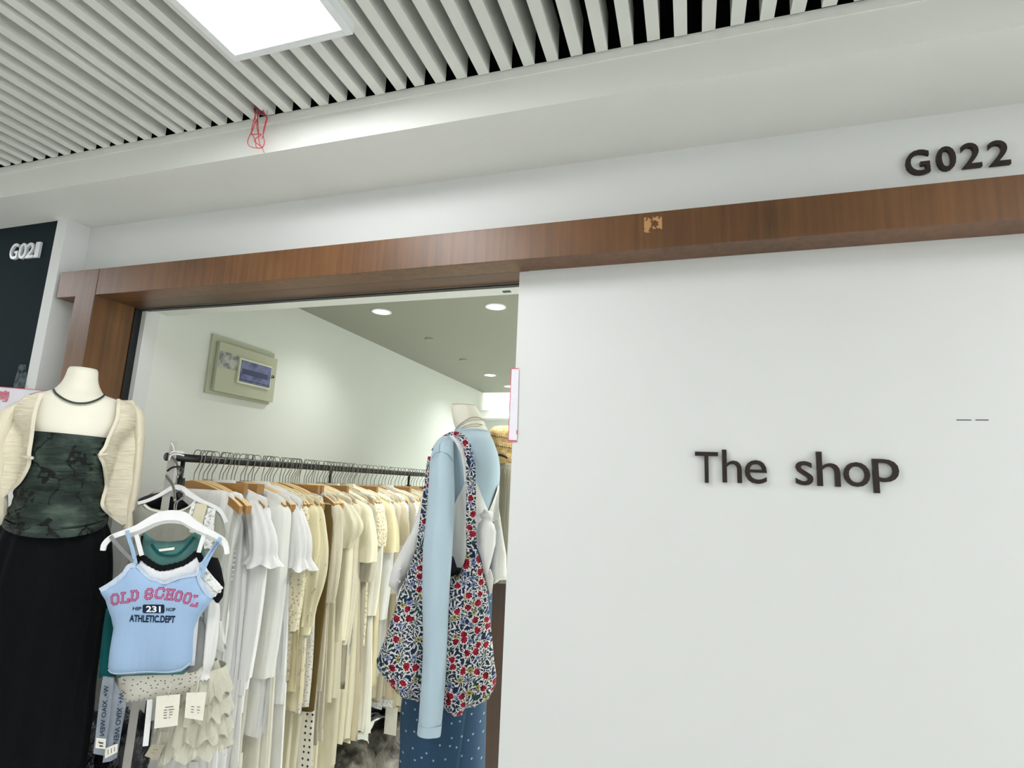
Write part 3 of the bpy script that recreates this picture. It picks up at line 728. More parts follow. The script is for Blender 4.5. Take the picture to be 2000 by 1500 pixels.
def depth(rows, off):
    R = catmull(rows, 6)[::-1]
    z_, c_, a_, b_ = R[:, 2], R[:, 0], R[:, 3], R[:, 4]
    def fn(u, z):
        c, a, b = np.interp(z, z_, c_), np.interp(z, z_, a_), np.interp(z, z_, b_)
        q = min(.995, abs(u-c)/a); return -b*math.sqrt(1-q*q)-off
    return fn
def drape(name, F, rows, fn, mat, parent, nu=16, th=.0015, sub=4, fold=None, rp=None):
    A = np.array([F(xl, y)+F(xr, y) for y, xl, xr in rows] if rp is None else rp); A = catmull(A, sub); v = []; f = []; n = len(A)
    for s in (0, 1):
        for i, (ua, za, ub, zb) in enumerate(A):
            for k in range(nu+1):
                q = k/nu; u = ua+(ub-ua)*q; z = za+(zb-za)*q
                v.append((u, fn(u, z)+(fold(u, z) if fold else 0)+s*th, z))
    m_ = n*(nu+1)
    for i in range(n-1):
        for k in range(nu):
            a = i*(nu+1)+k; f.append((a, a+nu+1, a+nu+2, a+1)); a += m_; f.append((a, a+1, a+nu+2, a+nu+1))
    for i in range(n-1):
        for a in (i*(nu+1), i*(nu+1)+nu): f.append((a, a+nu+1, a+nu+1+m_, a+m_))
    return mesh(name, v, f, mat, parent, True)
# green tube top
def green_print():
    t = NT('green_branch_print'); n1 = t.noise(9, 5); n2 = t.noise(22, 4, t.mapping((1, 1, 2.2)))
    base = t.ramp(t.math('ADD', t.math('MULTIPLY', n1.outputs[0], .55), t.math('MULTIPLY', n2.outputs[0], .45)), [(.36, lin('161f1c')), (.50, lin('2c3a34')), (.64, lin('4f5e54'))])
    wob = t.mix(.10, t.mapping((1, .15, .75)), t.noise(14, 3).outputs[1])
    vo = t.n('ShaderNodeTexVoronoi', Scale=13.0, feature='DISTANCE_TO_EDGE'); t.l(wob, vo.inputs['Vector'])
    line = t.math('LESS_THAN', vo.outputs['Distance'], .030); msk = t.math('GREATER_THAN', t.noise(7, 2).outputs[0], .43)
    vb = t.n('ShaderNodeTexVoronoi', Scale=20.0, Randomness=1.0); t.l(t.mix(.09, t.mapping((1, .1, 1)), t.noise(60, 2).outputs[1]), vb.inputs['Vector'])
    blot = t.math('MULTIPLY', t.math('LESS_THAN', vb.outputs['Distance'], .33), t.math('GREATER_THAN', t.noise(5.5, 1).outputs[0], .53))
    k = t.math('MAXIMUM', t.math('MULTIPLY', line, msk), blot)
    t.base(t.mix(k, base, lin('0d1112'))); t.b.inputs['Roughness'].default_value = .6; t.b.inputs['Specular IOR Level'].default_value = .25
    t.bump(t.noise(34, 5, t.mapping((.45, .45, 2.2))).outputs[0], .9, .02); return t.m
M_GREEN = green_print()
t = FL.thing('tube_top', 'dark green strapless top with black branch print on the left mannequin', 'top')
TUB = [FL.row(*r) for r in ((851, 50, 232, .109), (875, 46, 224, .110), (905, 44, 220, .109), (935, 36, 211, .10), (957, 27, 207, .100), (975, 24, 206, .108), (992, 17, 207, .118), (1004, 12, 207, .124), (1010, 11, 206, .126))]
def tubm(th, tt):
    fr = max(0, -math.sin(th)); k = max(0, tt-.25)
    w1 = math.sin(34*tt+2.2*math.sin(2*th+.5))*.5+math.sin(55*tt+3*math.sin(th*1.5))*.5
    return (1+.006*math.sin(5*th+2*tt), -.030*fr*tt**3-.004*math.cos(th)*(1-tt), .0060*w1*k)
v, f = loft_vf(TUB, N=72, sub=9, mod=tubm); mesh('body', v, f, M_GREEN, t, True)
v, f = loft_vf([TUB[-2], TUB[-1], tuple(np.array(TUB[-1])+np.array((0, 0, -.012, .001, .001)))], N=72, sub=3, mod=lambda th, q: (1.004, -.030*max(0, -math.sin(th)), .004)); mesh('folded_hem', v, f, M_GREEN, t, True)
# black trousers
M_NAVY = cloth('black_pleated_cloth', '05070b', 500, .3, .1, crease=.1)
t = FL.thing('trousers', 'wide black pleated trousers on the left mannequin', 'trousers')
TRO = [FL.row(*r) for r in ((1006, 22, 198, .095), (1022, 4, 208, .106), (1040, -8, 214, .114), (1059, -15, 216, .117), (1125, -40, 217, .123), (1194, -56, 209, .125), (1284, -78, 192, .127), (1365, -98, 181, .13), (1485, -124, 167, .133))]
last = TRO[-1]; TRO.append((last[0]-.0, 0, .10, last[3]*1.05, last[4]*1.05))
v, f = loft_vf(TRO, N=96, sub=4, mod=lambda th, q: (1+.030*min(1, q*3)*math.sin(17*th+1.5*math.sin(2*th)), -.006*max(0, -math.sin(th)) if q == 0 else 0)); mesh('body', v, f, M_NAVY, t, True)
v, f = loft_vf([(TRO[0][0], 0, TRO[0][2]+.006, TRO[0][3]*1.0, TRO[0][4]), (TRO[0][0], 0, TRO[0][2]-.03, TRO[0][3]*1.05, TRO[0][4]*1.05)], N=60, sub=2); mesh('waistband', v, f, M_NAVY, t, True)
# cream cardigan
def knit():
    t = NT('sheer_cream_knit'); t.base(lin('ebe4cd')); t.b.inputs['Roughness'].default_value = .9; t.b.inputs['Specular IOR Level'].default_value = .1
    st = t.noise(70, 4, t.mapping((.35, .35, 3.2))); big = t.noise(14, 3)
    fac = t.math('ADD', st.outputs[0], t.math('MULTIPLY', big.outputs[0], .5))
    t.bump(st.outputs[0], .5, .006); t.transp(t.ramp(fac, [(.62, (.10, .10, .10)), (.98, (.34, .34, .34))])); return t.m
M_KNIT = knit(); M_KNT = cloth('cream_rib_trim', 'e9e2cd', 260, .5, .04, crease=.2)
t = FL.thing('cardigan', 'sheer cream knitted cardigan open over the green top on the left mannequin', 'cardigan')
dL = depth([(r[0], r[1], r[2], r[3]*1.12, r[4]+.006) for r in TORL], .012)
fold = lambda u, z: .004*math.sin(u*70+z*9)+.003*math.sin(z*60+u*20)
Rr = [(783, 226, 258), (800, 224, 268), (822, 221, 272), (856, 206, 270), (874, 199, 268), (890, 189, 266), (908, 197, 263), (947, 203, 258), (970, 197, 254), (987, 196, 251), (1008, 217, 247), (1022, 238, 245)]
Lr = [(774, 52, 86), (795, 34, 78), (822, 18, 72), (854, 6, 68), (885, -4, 63), (908, -10, 62), (938, -14, 45), (958, -16, 23), (974, -20, 1)]
drape('front_panel', FL, Rr, dL, M_KNIT, t, fold=fold); drape('front_panel', FL, Lr, dL, M_KNIT, t, fold=fold)
def edge3(F, pts, fn, lift=.003): return [(lambda u, z: (u, fn(u, z)-lift, z))(*F(x, y)) for x, y in pts]
ribbon('edge_band', edge3(FL, [(a+3, y) for y, a, b in Rr], dL), .008, M_KNT, t, .002, 5)
ribbon('edge_band', edge3(FL, [(b-3, y) for y, a, b in Lr], dL), .008, M_KNT, t, .002, 5)
tube('tie', edge3(FL, [(189, 890), (196, 889), (206, 888)], dL, .010), .0042, M_KNT, t, 8, 4)
tube('tie', edge3(FL, [(47, 893), (57, 894), (67, 895)], dL, .010), .0042, M_KNT, t, 8, 4)
M_KNS = cloth('cream_knit_sleeve', 'e9e1ca', 300, .5, .05, crease=.2)
SL = [FL.row(*r) for r in ((789, 226, 266, .03), (798, 238, 276, .036), (815, 252, 283, .038), (845, 258, 283, .038), (880, 259, 281, .037), (924, 256, 277, .036), (980, 247, 270, .035), (1031, 237, 264, .036))]
fm = lambda th, q: (1+.05*math.sin(3*th+3*q)+.02*math.sin(30*q), 0)
v, f = loft_vf(SL, N=28, sub=5, mod=fm, cap_top=True); mesh('sleeve', v, f, M_KNS, t, True)
SL = [FL.row(*r) for r in ((785, 34, 66, .03), (796, 10, 52, .036), (815, -10, 36, .038), (860, -26, 22, .038), (920, -36, 14, .037), (1000, -42, 16, .036), (1022, -40, 12, .036))]
v, f = loft_vf(SL, N=28, sub=5, mod=fm, cap_top=True); mesh('sleeve', v, f, M_KNS, t, True)
v, f = loft_vf([(r[0], .0, r[2], r[3]*1.05, r[4]+.012) for r in TORL[3:10]], N=40, sub=4, arc=(-.1, PI+.1)); mesh('back_panel', v, f, M_KNIT, t, True)
# dark cord necklace
t = FL.thing('necklace', 'dark green cord necklace around the left mannequin neck', 'necklace')
dT = depth(TORL, .004)
front = edge3(FL, [(105, 763), (110, 772), (124, 783), (140, 790), (154, 792), (170, 791), (185, 786), (196, 780), (203, 773)], dT)
cx = TORL[3][0]; back = [(front[-1][0], .0, front[-1][2]+.004), (cx+.05, .055, front[-1][2]+.012), (cx, .062, front[-1][2]+.014), (cx-.05, .055, front[-1][2]+.012), (front[0][0], 0, front[0][2]+.003)]
tube('cord', front+back+front[:1], .0026, plain('dark_green_cord', '26362f', .6), t, 7, 5)

# ================================================================== RACK OF CAMISOLES BY THE DOOR
up = thing('display_stand', 'grey square-tube metal stand tied to the end of the black rail', 'stand', (-1.455, 1.265, 0))
def upx(px, py): p = aty(px, py, 1.265); return p
ztop = aty(350, 862, 1.265)[2]
u_ = box('upright', -.010, .010, -.010, .010, 0, ztop, plain('grey_steel_tube', 'a5a29d', .4, .3), up, .002); u_.rotation_euler = (0, 0, .855)
u_ = box('sleeve_tube', -.0125, .0125, -.0125, .0125, ztop-.15, ztop-.143, M_STEEL, up, .001); u_.rotation_euler = (0, 0, .855)
box('foot', -.25, .25, -.03, .03, 0, .02, plain('grey_steel_tube', 'a19e99'), up, .003)
FK = PF(310, 1150, 1.10, .55)
for k, (px, py, w_) in enumerate(((338, 1004, .0), (346, 950, .20))):
    e = FK.p3(px, py, w_); ew = FK.o+FK.U*e[0]+FK.W*e[1]; lz = e[2]+.02
    tube('arm', [(0, -.01, lz+.07), tuple((np.array([ew[0]+1.455, ew[1]-1.265, 0])*.6)+np.array([0, 0, lz+.045])), (ew[0]+1.455, ew[1]-1.265, lz+.012)], .0035, M_CHROME, up, 8, 5)
tz = tuple(upx(341, 888)-np.array([-1.455, 1.265, 0]))
ti = thing('cable_tie', 'white tie binding the grey stand to the black rail end', 'tie', tuple(upx(341, 889)))
c_ = np.array(ti.location)
def tiep(x, y, Y=1.243): return tuple(aty(x, y, Y)-c_)
for dy in (0, 5): tube('loop', [tiep(331, 886+dy), tiep(340, 882+dy), tiep(352, 883+dy), tiep(359, 885+dy)], .0022, M_WPL, ti, 6, 4)
tube('tail', [tiep(340, 881), tiep(338, 871), tiep(334, 865)], .0015, M_WPL, ti, 5, 4); tube('tail', [tiep(334, 888), tiep(330, 899)], .002, M_WPL, ti, 5, 3)
bt = thing('black_tie', 'black strap knotted around the grey stand below the rail', 'tie', tuple(upx(340, 915)))
c_ = np.array(bt.location); tube('strap', [tiep(327, 920), tiep(333, 915), tiep(341, 912), tiep(352, 912), tiep(357, 920), tiep(352, 930)], .003, M_BLACK, bt, 6, 4)

def hang_arch(name, label, pts, w_, mat, width, hookpx=None, group='hangers on the grey stand'):
    t = FK.thing(name, label, 'hanger', group)
    ribbon('body', [FK.p3(x, y, w_) for x, y in pts], width, mat, t, .0035, 6)
    if hookpx: tube('hook', [FK.p3(x, y, w_) for x, y in hookpx], .0016, M_CHROME, t, 6, 6)
    return t
A1 = [(201, 1075), (205, 1062), (219, 1049), (245, 1039), (270, 1030), (296, 1016), (316, 1008), (337, 1006), (357, 1009), (374, 1020), (396, 1033), (420, 1045), (434, 1054), (441, 1065), (444, 1082)]
hang_arch('white_hanger', 'white plastic hanger in front holding the pale blue camisole', A1, -.004, M_WPL, (.010, .012, .012, .013, .018, .023, .024, .023, .018, .013, .012, .012, .010), [(340, 1003), (341, 985), (347, 978), (358, 974), (359, 965), (350, 958), (342, 962)])
A2 = [(x+3, y+9) for x, y in A1[3:13]]
hang_arch('white_hanger', 'second white plastic hanger just behind the front one', A2, .010, M_WPL, (.010, .011, .016, .018, .016, .011, .010), [(343, 1008), (345, 985), (352, 975), (360, 966), (352, 957)])
A3 = [(270, 983), (290, 977), (310, 968), (330, 956), (343, 951), (356, 955), (372, 966), (392, 978), (415, 988), (432, 1000), (442, 1020)]
hang_arch('white_hanger', 'white plastic hanger at the back holding the sheer grey top', A3, .235, M_WPL, (.009, .010, .016, .010, .009), [(344, 948), (346, 930), (352, 925), (356, 917)])
A4 = [(262, 985), (280, 974), (300, 968), (318, 964)]
hang_arch('black_hanger', 'black hanger end showing behind the white back hanger', A4, .262, M_BLACK, (.008, .010, .010))

M_BLUE = cloth('pale_blue_jersey', 'a3c0e2', 600, .25, .04, crease=.12); M_BLT = cloth('pale_blue_lace', 'c9d8ea', 300, .5, .06, crease=.3)
M_BLK = cloth('black_lace', '131417', 250, .6, .1, crease=.3); M_TEAL = cloth('teal_jersey', '557f7b', 500, .3, .06, crease=.2)
M_TEALD = cloth('deep_teal_jersey', '12565a', 500, .3, .06, crease=.2); M_GRS = cloth('sheer_grey_mesh', 'a7a79b', 400, .4, .08, .22, .3)
M_GRS2 = cloth('grey_jersey', '8b8d8c', 400, .4, .08, 0, .2); M_CRS = cloth('sheer_ivory', 'd8d6c4', 350, .5, .07, .12, .5)
t = FK.thing('camisole', 'pale blue camisole printed OLD SCHOOL on front white hanger', 'camisole')
BL = [(269, 1102), (262, 1101), (254, 1104), (246, 1117), (234, 1128), (215, 1141.5), (198, 1151), (196.5, 1158), (205.7, 1172), (211, 1189), (218, 1210), (221, 1228), (218, 1248), (214, 1275), (211, 1303), (214, 1313), (224, 1317), (250, 1316.5), (285, 1315), (330, 1314), (354, 1311), (374, 1297), (376, 1275), (376.5, 1255), (378.5, 1230), (388, 1207), (403, 1187), (418, 1166), (412, 1163), (403, 1154), (393, 1136), (389, 1120), (389, 1107), (386, 1118), (355, 1124), (338, 1130), (323, 1135), (309, 1131), (296, 1127), (282, 1117)]
zb0 = FK(300, 1315)[1]; ub0 = FK(300, 1200)[0]
def camfold(u, z):
    q = max(0, (FK(300, 1180)[1]-z))
    return -.010*math.exp(-((u-ub0-.055)/.02)**2)*min(1, q*12)*math.exp(-((q-.06)/.06)**2)+.006*math.exp(-((u-ub0+.075+q*.3)/.018)**2)*min(1, q*10)+.003*math.sin(u*60+z*25)*min(1, q*8)
CB = Pillow(FK.poly(BL), .022, 0, .011, .05, camfold)
CB.make('body', M_BLUE, t); sf = CB.surfm(.0012)
def on(P, pts, lift=.003):
    out = []
    for x, y in pts:
        u, z = FK(x, y); out.append((u, P.surf(u, z)-lift, z))
    return out
ribbon('lace_trim', on(CB, [(268, 1103), (256, 1105), (247, 1118), (234, 1129), (216, 1142), (199, 1152)]), .012, M_BLT, t, .0015, 6)
ribbon('lace_trim', on(CB, [(270, 1104), (284, 1119), (297, 1129), (309, 1132), (323, 1137), (339, 1132), (356, 1126), (386, 1120), (388, 1108)]), .007, M_BLT, t, .0015, 6)
ribbon('lace_trim', on(CB, [(389, 1108), (390, 1120), (394, 1136), (404, 1154), (416, 1165)]), .010, M_BLT, t, .0015, 6)
for P_ in ([(248, 1036), (252, 1052), (259, 1074), (265, 1101)], [(216, 1047), (224, 1058), (240, 1076), (260, 1096)], [(431, 1050), (420, 1066), (404, 1088), (391, 1108)], [(426, 1058), (412, 1082), (399, 1110), (394, 1128)]):
    ribbon('strap', [FK.p3(x, y, -.010) for x, y in P_], .008, M_BLUE if P_[0][0] != 216 else M_GRS2, t, .001, 6)
M_MAG = plain('magenta_print', 'a83f68', .8, spec=.1); M_MAGL = plain('pale_magenta_print', 'c58fb6', .8, spec=.1); M_NVP = plain('navy_print', '1c2c44', .8, spec=.1); M_WHP = plain('white_print', 'e8ecf0', .8, spec=.1)
OCT = [(.25, 0), (.75, 0), (1, .2), (1, .8), (.75, 1), (.25, 1), (0, .8), (0, .2), (.25, 0)]
VG = {'O': [OCT], 'L': [[(.2, 1), (.2, 0)], [(0, 1), (.5, 1)], [(0, 0), (1, 0), (1, .3)]], 'D': [[(.2, 0), (.2, 1)], [(0, 1), (.7, 1), (1, .75), (1, .25), (.7, 0), (0, 0)]],
      'S': [[(1, .7), (1, .8), (.75, 1), (.25, 1), (0, .8), (0, .64), (.2, .52), (.8, .48), (1, .36), (1, .2), (.75, 0), (.25, 0), (0, .2), (0, .3)]],
      'C': [[(1, .68), (1, .8), (.75, 1), (.25, 1), (0, .8), (0, .2), (.25, 0), (.75, 0), (1, .2), (1, .32)]],
      'H': [[(.15, 0), (.15, 1)], [(.85, 0), (.85, 1)], [(.15, .5), (.85, .5)], [(-.05, 0), (.35, 0)], [(.65, 0), (1.05, 0)], [(-.05, 1), (.35, 1)], [(.65, 1), (1.05, 1)]]}
def varsity(ch, x0, x1, yt, yb, deg, parent):
    xc, yc = (x0+x1)/2, (yt+yb)/2; c = np.array(FK(xc, yc)); W_ = FK(x1, yc)[0]-FK(x0, yc)[0]; H_ = FK(xc, yt)[1]-FK(xc, yb)[1]
    a = math.radians(deg); W_ *= .86; H_ *= .92
    for k, (lw, mat, lift) in enumerate(((.0050, M_MAG, .0012), (.0014, M_MAGL, .0017))):
        v = []; f = []
        for st in VG[ch]:
            for p, q in zip(st[:-1], st[1:]):
                p2 = np.array([(p[0]-.5)*W_, (p[1]-.5)*H_]); q2 = np.array([(q[0]-.5)*W_, (q[1]-.5)*H_]); d = q2-p2; L = np.linalg.norm(d); d /= L; nn = np.array([-d[1], d[0]])*lw/2
                p2 = p2-d*lw*.42; q2 = q2+d*lw*.42
                for pt in (p2-nn, q2-nn, q2+nn, p2+nn):
                    r = c+np.array([pt[0]*math.cos(a)-pt[1]*math.sin(a), pt[0]*math.sin(a)+pt[1]*math.cos(a)]); v.append((r[0], CB.surf(*r)-lift, r[1]))
                b = len(v); f.append((b-4, b-3, b-2, b-1))
        mesh('printed_letter', v, f, mat, parent)
for a in (('O', 224, 239.5, 1157, 1177, 8), ('L', 243.5, 259.7, 1153.5, 1173, 6), ('D', 262.4, 277.2, 1150, 1169, 4), ('S', 290.7, 304.2, 1147, 1166, 3), ('C', 310, 326.5, 1145.5, 1164.5, 0), ('H', 330, 345.5, 1148, 1167, -3), ('O', 349, 361, 1151.5, 1169.5, -6), ('O', 365.6, 377.8, 1155, 1174.5, -8), ('L', 380.5, 392, 1160.4, 1180.5, -11)):
    varsity(*a, t)
def ctext(txt, x0, y0, x1, y1, h, mat, lift=.0016, off=0.0, shear=0.0, parent=None, flip=False, surf=None, name='print'):
    o = np.array(FK(x0, y0)); e = np.array(FK(x1, y1)); tp = np.array(FK(x0, y0-h))
    return put_text(name, txt, o, e-o, tp-o, mat, parent or t, surf=surf or CB.surfm(lift), offset=off, shear=shear, flip=flip)
ctext('HIP', 266.5, 1187.5, 284, 1187.8, 6.8, M_NVP, off=.02, shear=.15); ctext('HOP', 331, 1189, 349, 1190, 6.8, M_NVP, off=.02, shear=.15)
rr = []
for cx_, cy_, a0 in ((325, 1179.5, -90), (325, 1190, 0), (289, 1190, 90), (289, 1179.5, 180)):
    for k in range(5): an = math.radians(a0+k*22.5); rr.append((cx_+3*math.cos(an), cy_+3*math.sin(an)))
pts = [FK(x, y) for x, y in rr]; mesh('number_badge', [(u, CB.surf(u, z)-.0015, z) for u, z in pts], [tuple(range(len(pts)))[::-1]], M_NVP, t)
ctext('231', 293, 1190.8, 321, 1191.4, 12, M_WHP, lift=.0024, off=.03)
ctext('ATHLETIC.DEPT', 260, 1210, 349.5, 1211.5, 14, M_NVP, off=.035, shear=.12)
ribbon('hem', on(CB, [(213, 1307), (230, 1311), (285, 1309), (330, 1308), (356, 1304), (373, 1293)], .0015), .002, M_BLT, t, .0006, 5)

t = FK.thing('camisole', 'white camisole with black lace neckline behind the pale blue one', 'camisole')
WP = Pillow(FK.poly([(268, 1098), (277, 1084), (295, 1096), (315, 1106), (335, 1104), (362, 1096), (380, 1083), (388, 1077), (397, 1096), (405, 1112), (417, 1127), (430, 1141), (434, 1150), (424, 1160), (400, 1180), (388, 1210), (380, 1300), (230, 1305), (222, 1230), (212, 1180), (205, 1155), (230, 1135), (250, 1112)], .018), .018, .018, .013, .04)
WP.make('body', cloth('white_jersey', 'e6e8ec', 500, .3, .03, crease=.15), t)
sfW = lambda pts, l=.004: [(u, WP.surf(u, z)-l, z) for u, z in (FK(x, y, .018) for x, y in pts)]
P_ = catmull(sfW([(268, 1099), (277, 1086), (295, 1098), (315, 1108), (335, 1106), (362, 1098), (380, 1085), (388, 1079), (396, 1096)]), 8); P_[:, 2] += .0012*np.sin(np.arange(len(P_))*2.2)
ribbon('lace_neckline', P_, .013, M_BLK, t, .002, 1)
for pts in ([(266, 1044), (271, 1062), (277, 1085)], [(403, 1031), (396, 1052), (388, 1079)]): ribbon('strap', [FK.p3(x, y, -.002) for x, y in pts], .0095, M_WPL, t, .0012, 5)
P_ = catmull(sfW([(394, 1110), (404, 1122), (415, 1133), (427, 1146), (432, 1150)]), 8); P_[:, 0] += .0025*np.sin(np.arange(len(P_))*2.4); ribbon('lace_edge', P_, .016, LACEW, t, .002, 1)
P_ = catmull(sfW([(392, 1140), (402, 1152), (414, 1160), (422, 1158)]), 8); P_[:, 2] += .002*np.sin(np.arange(len(P_))*2.4); ribbon('lace_edge', P_, .012, LACEW, t, .002, 1)

t = FK.thing('tank_top', 'teal tank top hanging behind the white camisole', 'top')
TP = Pillow(FK.poly([(279, 1042), (283, 1039), (292, 1048), (305, 1056), (330, 1058), (358, 1055), (374, 1044), (384, 1036), (392, 1032), (397, 1060), (405, 1120), (410, 1165), (388, 1205), (372, 1321), (228, 1324), (226, 1240), (224, 1190), (236, 1140), (268, 1105), (277, 1062)], .04), .018, .040, .014, .04)
TP.make('body', M_TEAL, t)
tpp = lambda pts, l=.002: [(u, TP.surf(u, z)-l, z) for u, z in (FK(x, y, .04) for x, y in pts)]
ribbon('neck_band', tpp([(300, 1062), (315, 1078), (335, 1083), (352, 1080), (368, 1066), (382, 1048)]), .005, M_TEALD, t, .002, 6)
ribbon('neck_band', tpp([(279, 1046), (277, 1062), (278, 1078)]), .004, M_BLK, t, .002, 6)
q = tpp([(315, 1071), (346, 1067), (345, 1072), (317, 1075)], .004); mesh('neck_label', q, [(0, 3, 2, 1)], M_PAPER, t)
t = FK.thing('top', 'deep teal top edge hanging behind at the left of the pale blue camisole', 'top')
Pillow(FK.poly([(205, 1190), (225, 1185), (225, 1322), (190, 1326), (193, 1280), (199, 1230)], .05), .012, .056, .014, .03).make('body', M_TEALD, t)

t = FK.thing('top', 'sheer grey top with lace shoulders on the back white hanger', 'top')
GP = Pillow(FK.poly([(258, 1000), (270, 984), (284, 983), (296, 992), (318, 997), (350, 996), (370, 988), (384, 975), (402, 980), (420, 990), (434, 1010), (440, 1040), (438, 1075), (428, 1110), (425, 1160), (255, 1160), (250, 1100), (262, 1050)], .24), .014, .24, .014, .03, lambda u, z: .003*math.sin(u*55+z*30))
GP.make('body', M_GRS, t)
gpp = lambda pts, l=.002: [(u, GP.surf(u, z)-l, z) for u, z in (FK(x, y, .24) for x, y in pts)]
ribbon('cream_strap', gpp([(397, 984), (392, 1005), (388, 1024), (384, 1040)]), .030, CRM, t, .0015, 5); ribbon('lace_panel', gpp([(414, 992), (412, 1015), (411, 1040), (408, 1070)]), .026, LACEW, t, .0015, 5)
ribbon('lace_panel', gpp([(382, 982), (376, 1005), (374, 1030)]), .010, LACEW, t, .0015, 5); ribbon('neck_band', gpp([(284, 985), (296, 994), (318, 999), (350, 998), (370, 990), (384, 978)]), .005, M_PAPER, t, .0015, 5)
Pillow(FK.poly([(284, 984), (320, 968), (352, 972), (370, 988), (350, 996), (318, 997), (296, 992)], .258), .004, .258, .012, .02).make('inside_neck', M_BLK, t)
t = FK.thing('top', 'black top hanging at the right behind the white lace edge', 'top')
Pillow(FK.poly([(392, 1096), (412, 1088), (425, 1090), (432, 1110), (438, 1142), (435, 1166), (421, 1186), (410, 1178), (392, 1180)], .05), .014, .052, .013, .03).make('body', M_BLK, t)
t = FK.thing('top', 'small grey top showing at the right of the pale blue camisole', 'top')
Pillow(FK.poly([(368, 1215), (392, 1205), (400, 1225), (399, 1270), (396, 1300), (384, 1312), (366, 1316)], .026), .010, .030, .013, .03).make('body', M_GRS2, t)
t = FK.thing('camisole', 'sprigged off-white camisole with scalloped hem below the pale blue one', 'camisole')
sc_ = []
a = [(236, 1372), (265, 1369), (300, 1366), (340, 1361), (368, 1354), (392, 1338), (404, 1318)]
for i, p in enumerate(catmull(a, 7)): sc_.append((p[0], p[1]+(2.2 if i % 2 else -1.2)))
DP = Pillow(FK.poly(sc_+[(408, 1290), (404, 1230), (400, 1195), (380, 1200), (368, 1290), (228, 1300), (231, 1335)], .045), .016, .048, .013, .03)
DP.make('body', SPRIG, t)
t = FK.thing('blouse', 'white sheer blouse with gathered cuff beside the sprigged camisole', 'blouse')
v, f = loft_vf([FK.row(*r) for r in ((1168, 402, 420, .012, .05), (1190, 400, 428, .02, .05), (1240, 398, 425, .025, .05), (1290, 395, 418, .022, .05), (1312, 394, 410, .014, .05), (1324, 388, 412, .02, .05))], N=28, sub=5, mod=lambda th, q: (1+.10*math.sin(7*th+4*q), .003*math.sin(9*th)*q)); mesh('sleeve', v, f, WHT, t, True)
t = FK.thing('skirt', 'sheer ivory skirt of ruffled tiers below the sprigged camisole', 'skirt')
TR = [FK.row(*r) for r in ((1290, 318, 425, .03, .10), (1330, 312, 436, .04, .10), (1400, 305, 445, .045, .10), (1450, 305, 452, .05, .10))]
v, f = loft_vf(TR, N=60, sub=5, mod=lambda th, q: (1+.05*q*math.sin(13*th+2*q), .006*math.sin(9*th)*q)); mesh('body', v, f, M_CRS, t, True)
for (y0, y1, xl, xr, ph) in ((1300, 1352, 360, 447, 0), (1335, 1392, 350, 448, 1), (1370, 1432, 330, 448, 2), (1415, 1462, 303, 446, 3)):
    v, f = loft_vf([FK.row(y0, xl+6, xr-6, .045, .09), FK.row((y0+y1)/2, xl+2, xr-1, .056, .09), FK.row(y1, xl-3, xr+4, .066, .09)], N=84, sub=5, mod=lambda th, q: (1+.085*q*math.sin(15*th+ph)+.03*q*math.sin(31*th), .009*q*math.sin(11*th+ph))); mesh('ruffle', v, f, M_CRS, t, True)
# hang tags
def hangtag(pts, label, w_, mat, lines):
    t = FK.thing('hang_tag', label, 'tag', 'price tags hanging below the camisoles')
    q = [FK.p3(x, y, w_) for x, y in pts]; q2 = [(a, b+.0008, c) for a, b, c in q]; n_ = len(q)
    mesh('card', q+q2, [tuple(range(n_))[::-1], tuple(range(n_, 2*n_))]+[(i, (i+1) % n_, (i+1) % n_+n_, i+n_) for i in range(n_)], mat, t)
    A = [np.array(p) for p in q[:4]]
    for (u0, u1, vv) in lines:
        def P(u, v_): return A[0]*(1-u)*(1-v_)+A[1]*u*(1-v_)+A[2]*u*v_+A[3]*(1-u)*v_
        r = [P(u0, vv), P(u1, vv), P(u1, vv+.025), P(u0, vv+.025)]
        mesh('print_line', [tuple(x+np.array([0, -.0006, 0])) for x in r], [(0, 1, 2, 3)], M_PRINT, t)
    top = (A[0]+A[1])/2
    tube('string', [tuple(top+np.array([0, -.001, -.004])), tuple(top+np.array([.002, .0, .03]))], .0007, M_WPL, t, 4)
    return t
hangtag([(305.6, 1360), (352, 1356), (346.7, 1417), (301, 1423)], 'large cream price tag hanging below the sprigged camisole hem', .0, M_PAPER, [(.40, .76, .36), (.36, .5, .45), (.56, .8, .45), (.36, .5, .53), (.60, .74, .53), (.36, .5, .61), (.60, .74, .61), (.38, .52, .70), (.6, .66, .70)])
hangtag([(364, 1353), (403, 1352), (396, 1407.6), (360.6, 1401.7)], 'smaller white price tag hanging right of the large cream tag', .0, M_PAPER, [(.3, .46, .52), (.62, .78, .52), (.3, .46, .63), (.62, .78, .63), (.3, .46, .73), (.68, .74, .73)])
hangtag([(296, 1454.5), (322, 1454.5), (307, 1485), (282, 1476.5)], 'small grey-beige tag hanging tilted at the bottom left', .03, GRB, [(.3, .7, .35), (.3, .6, .6)])
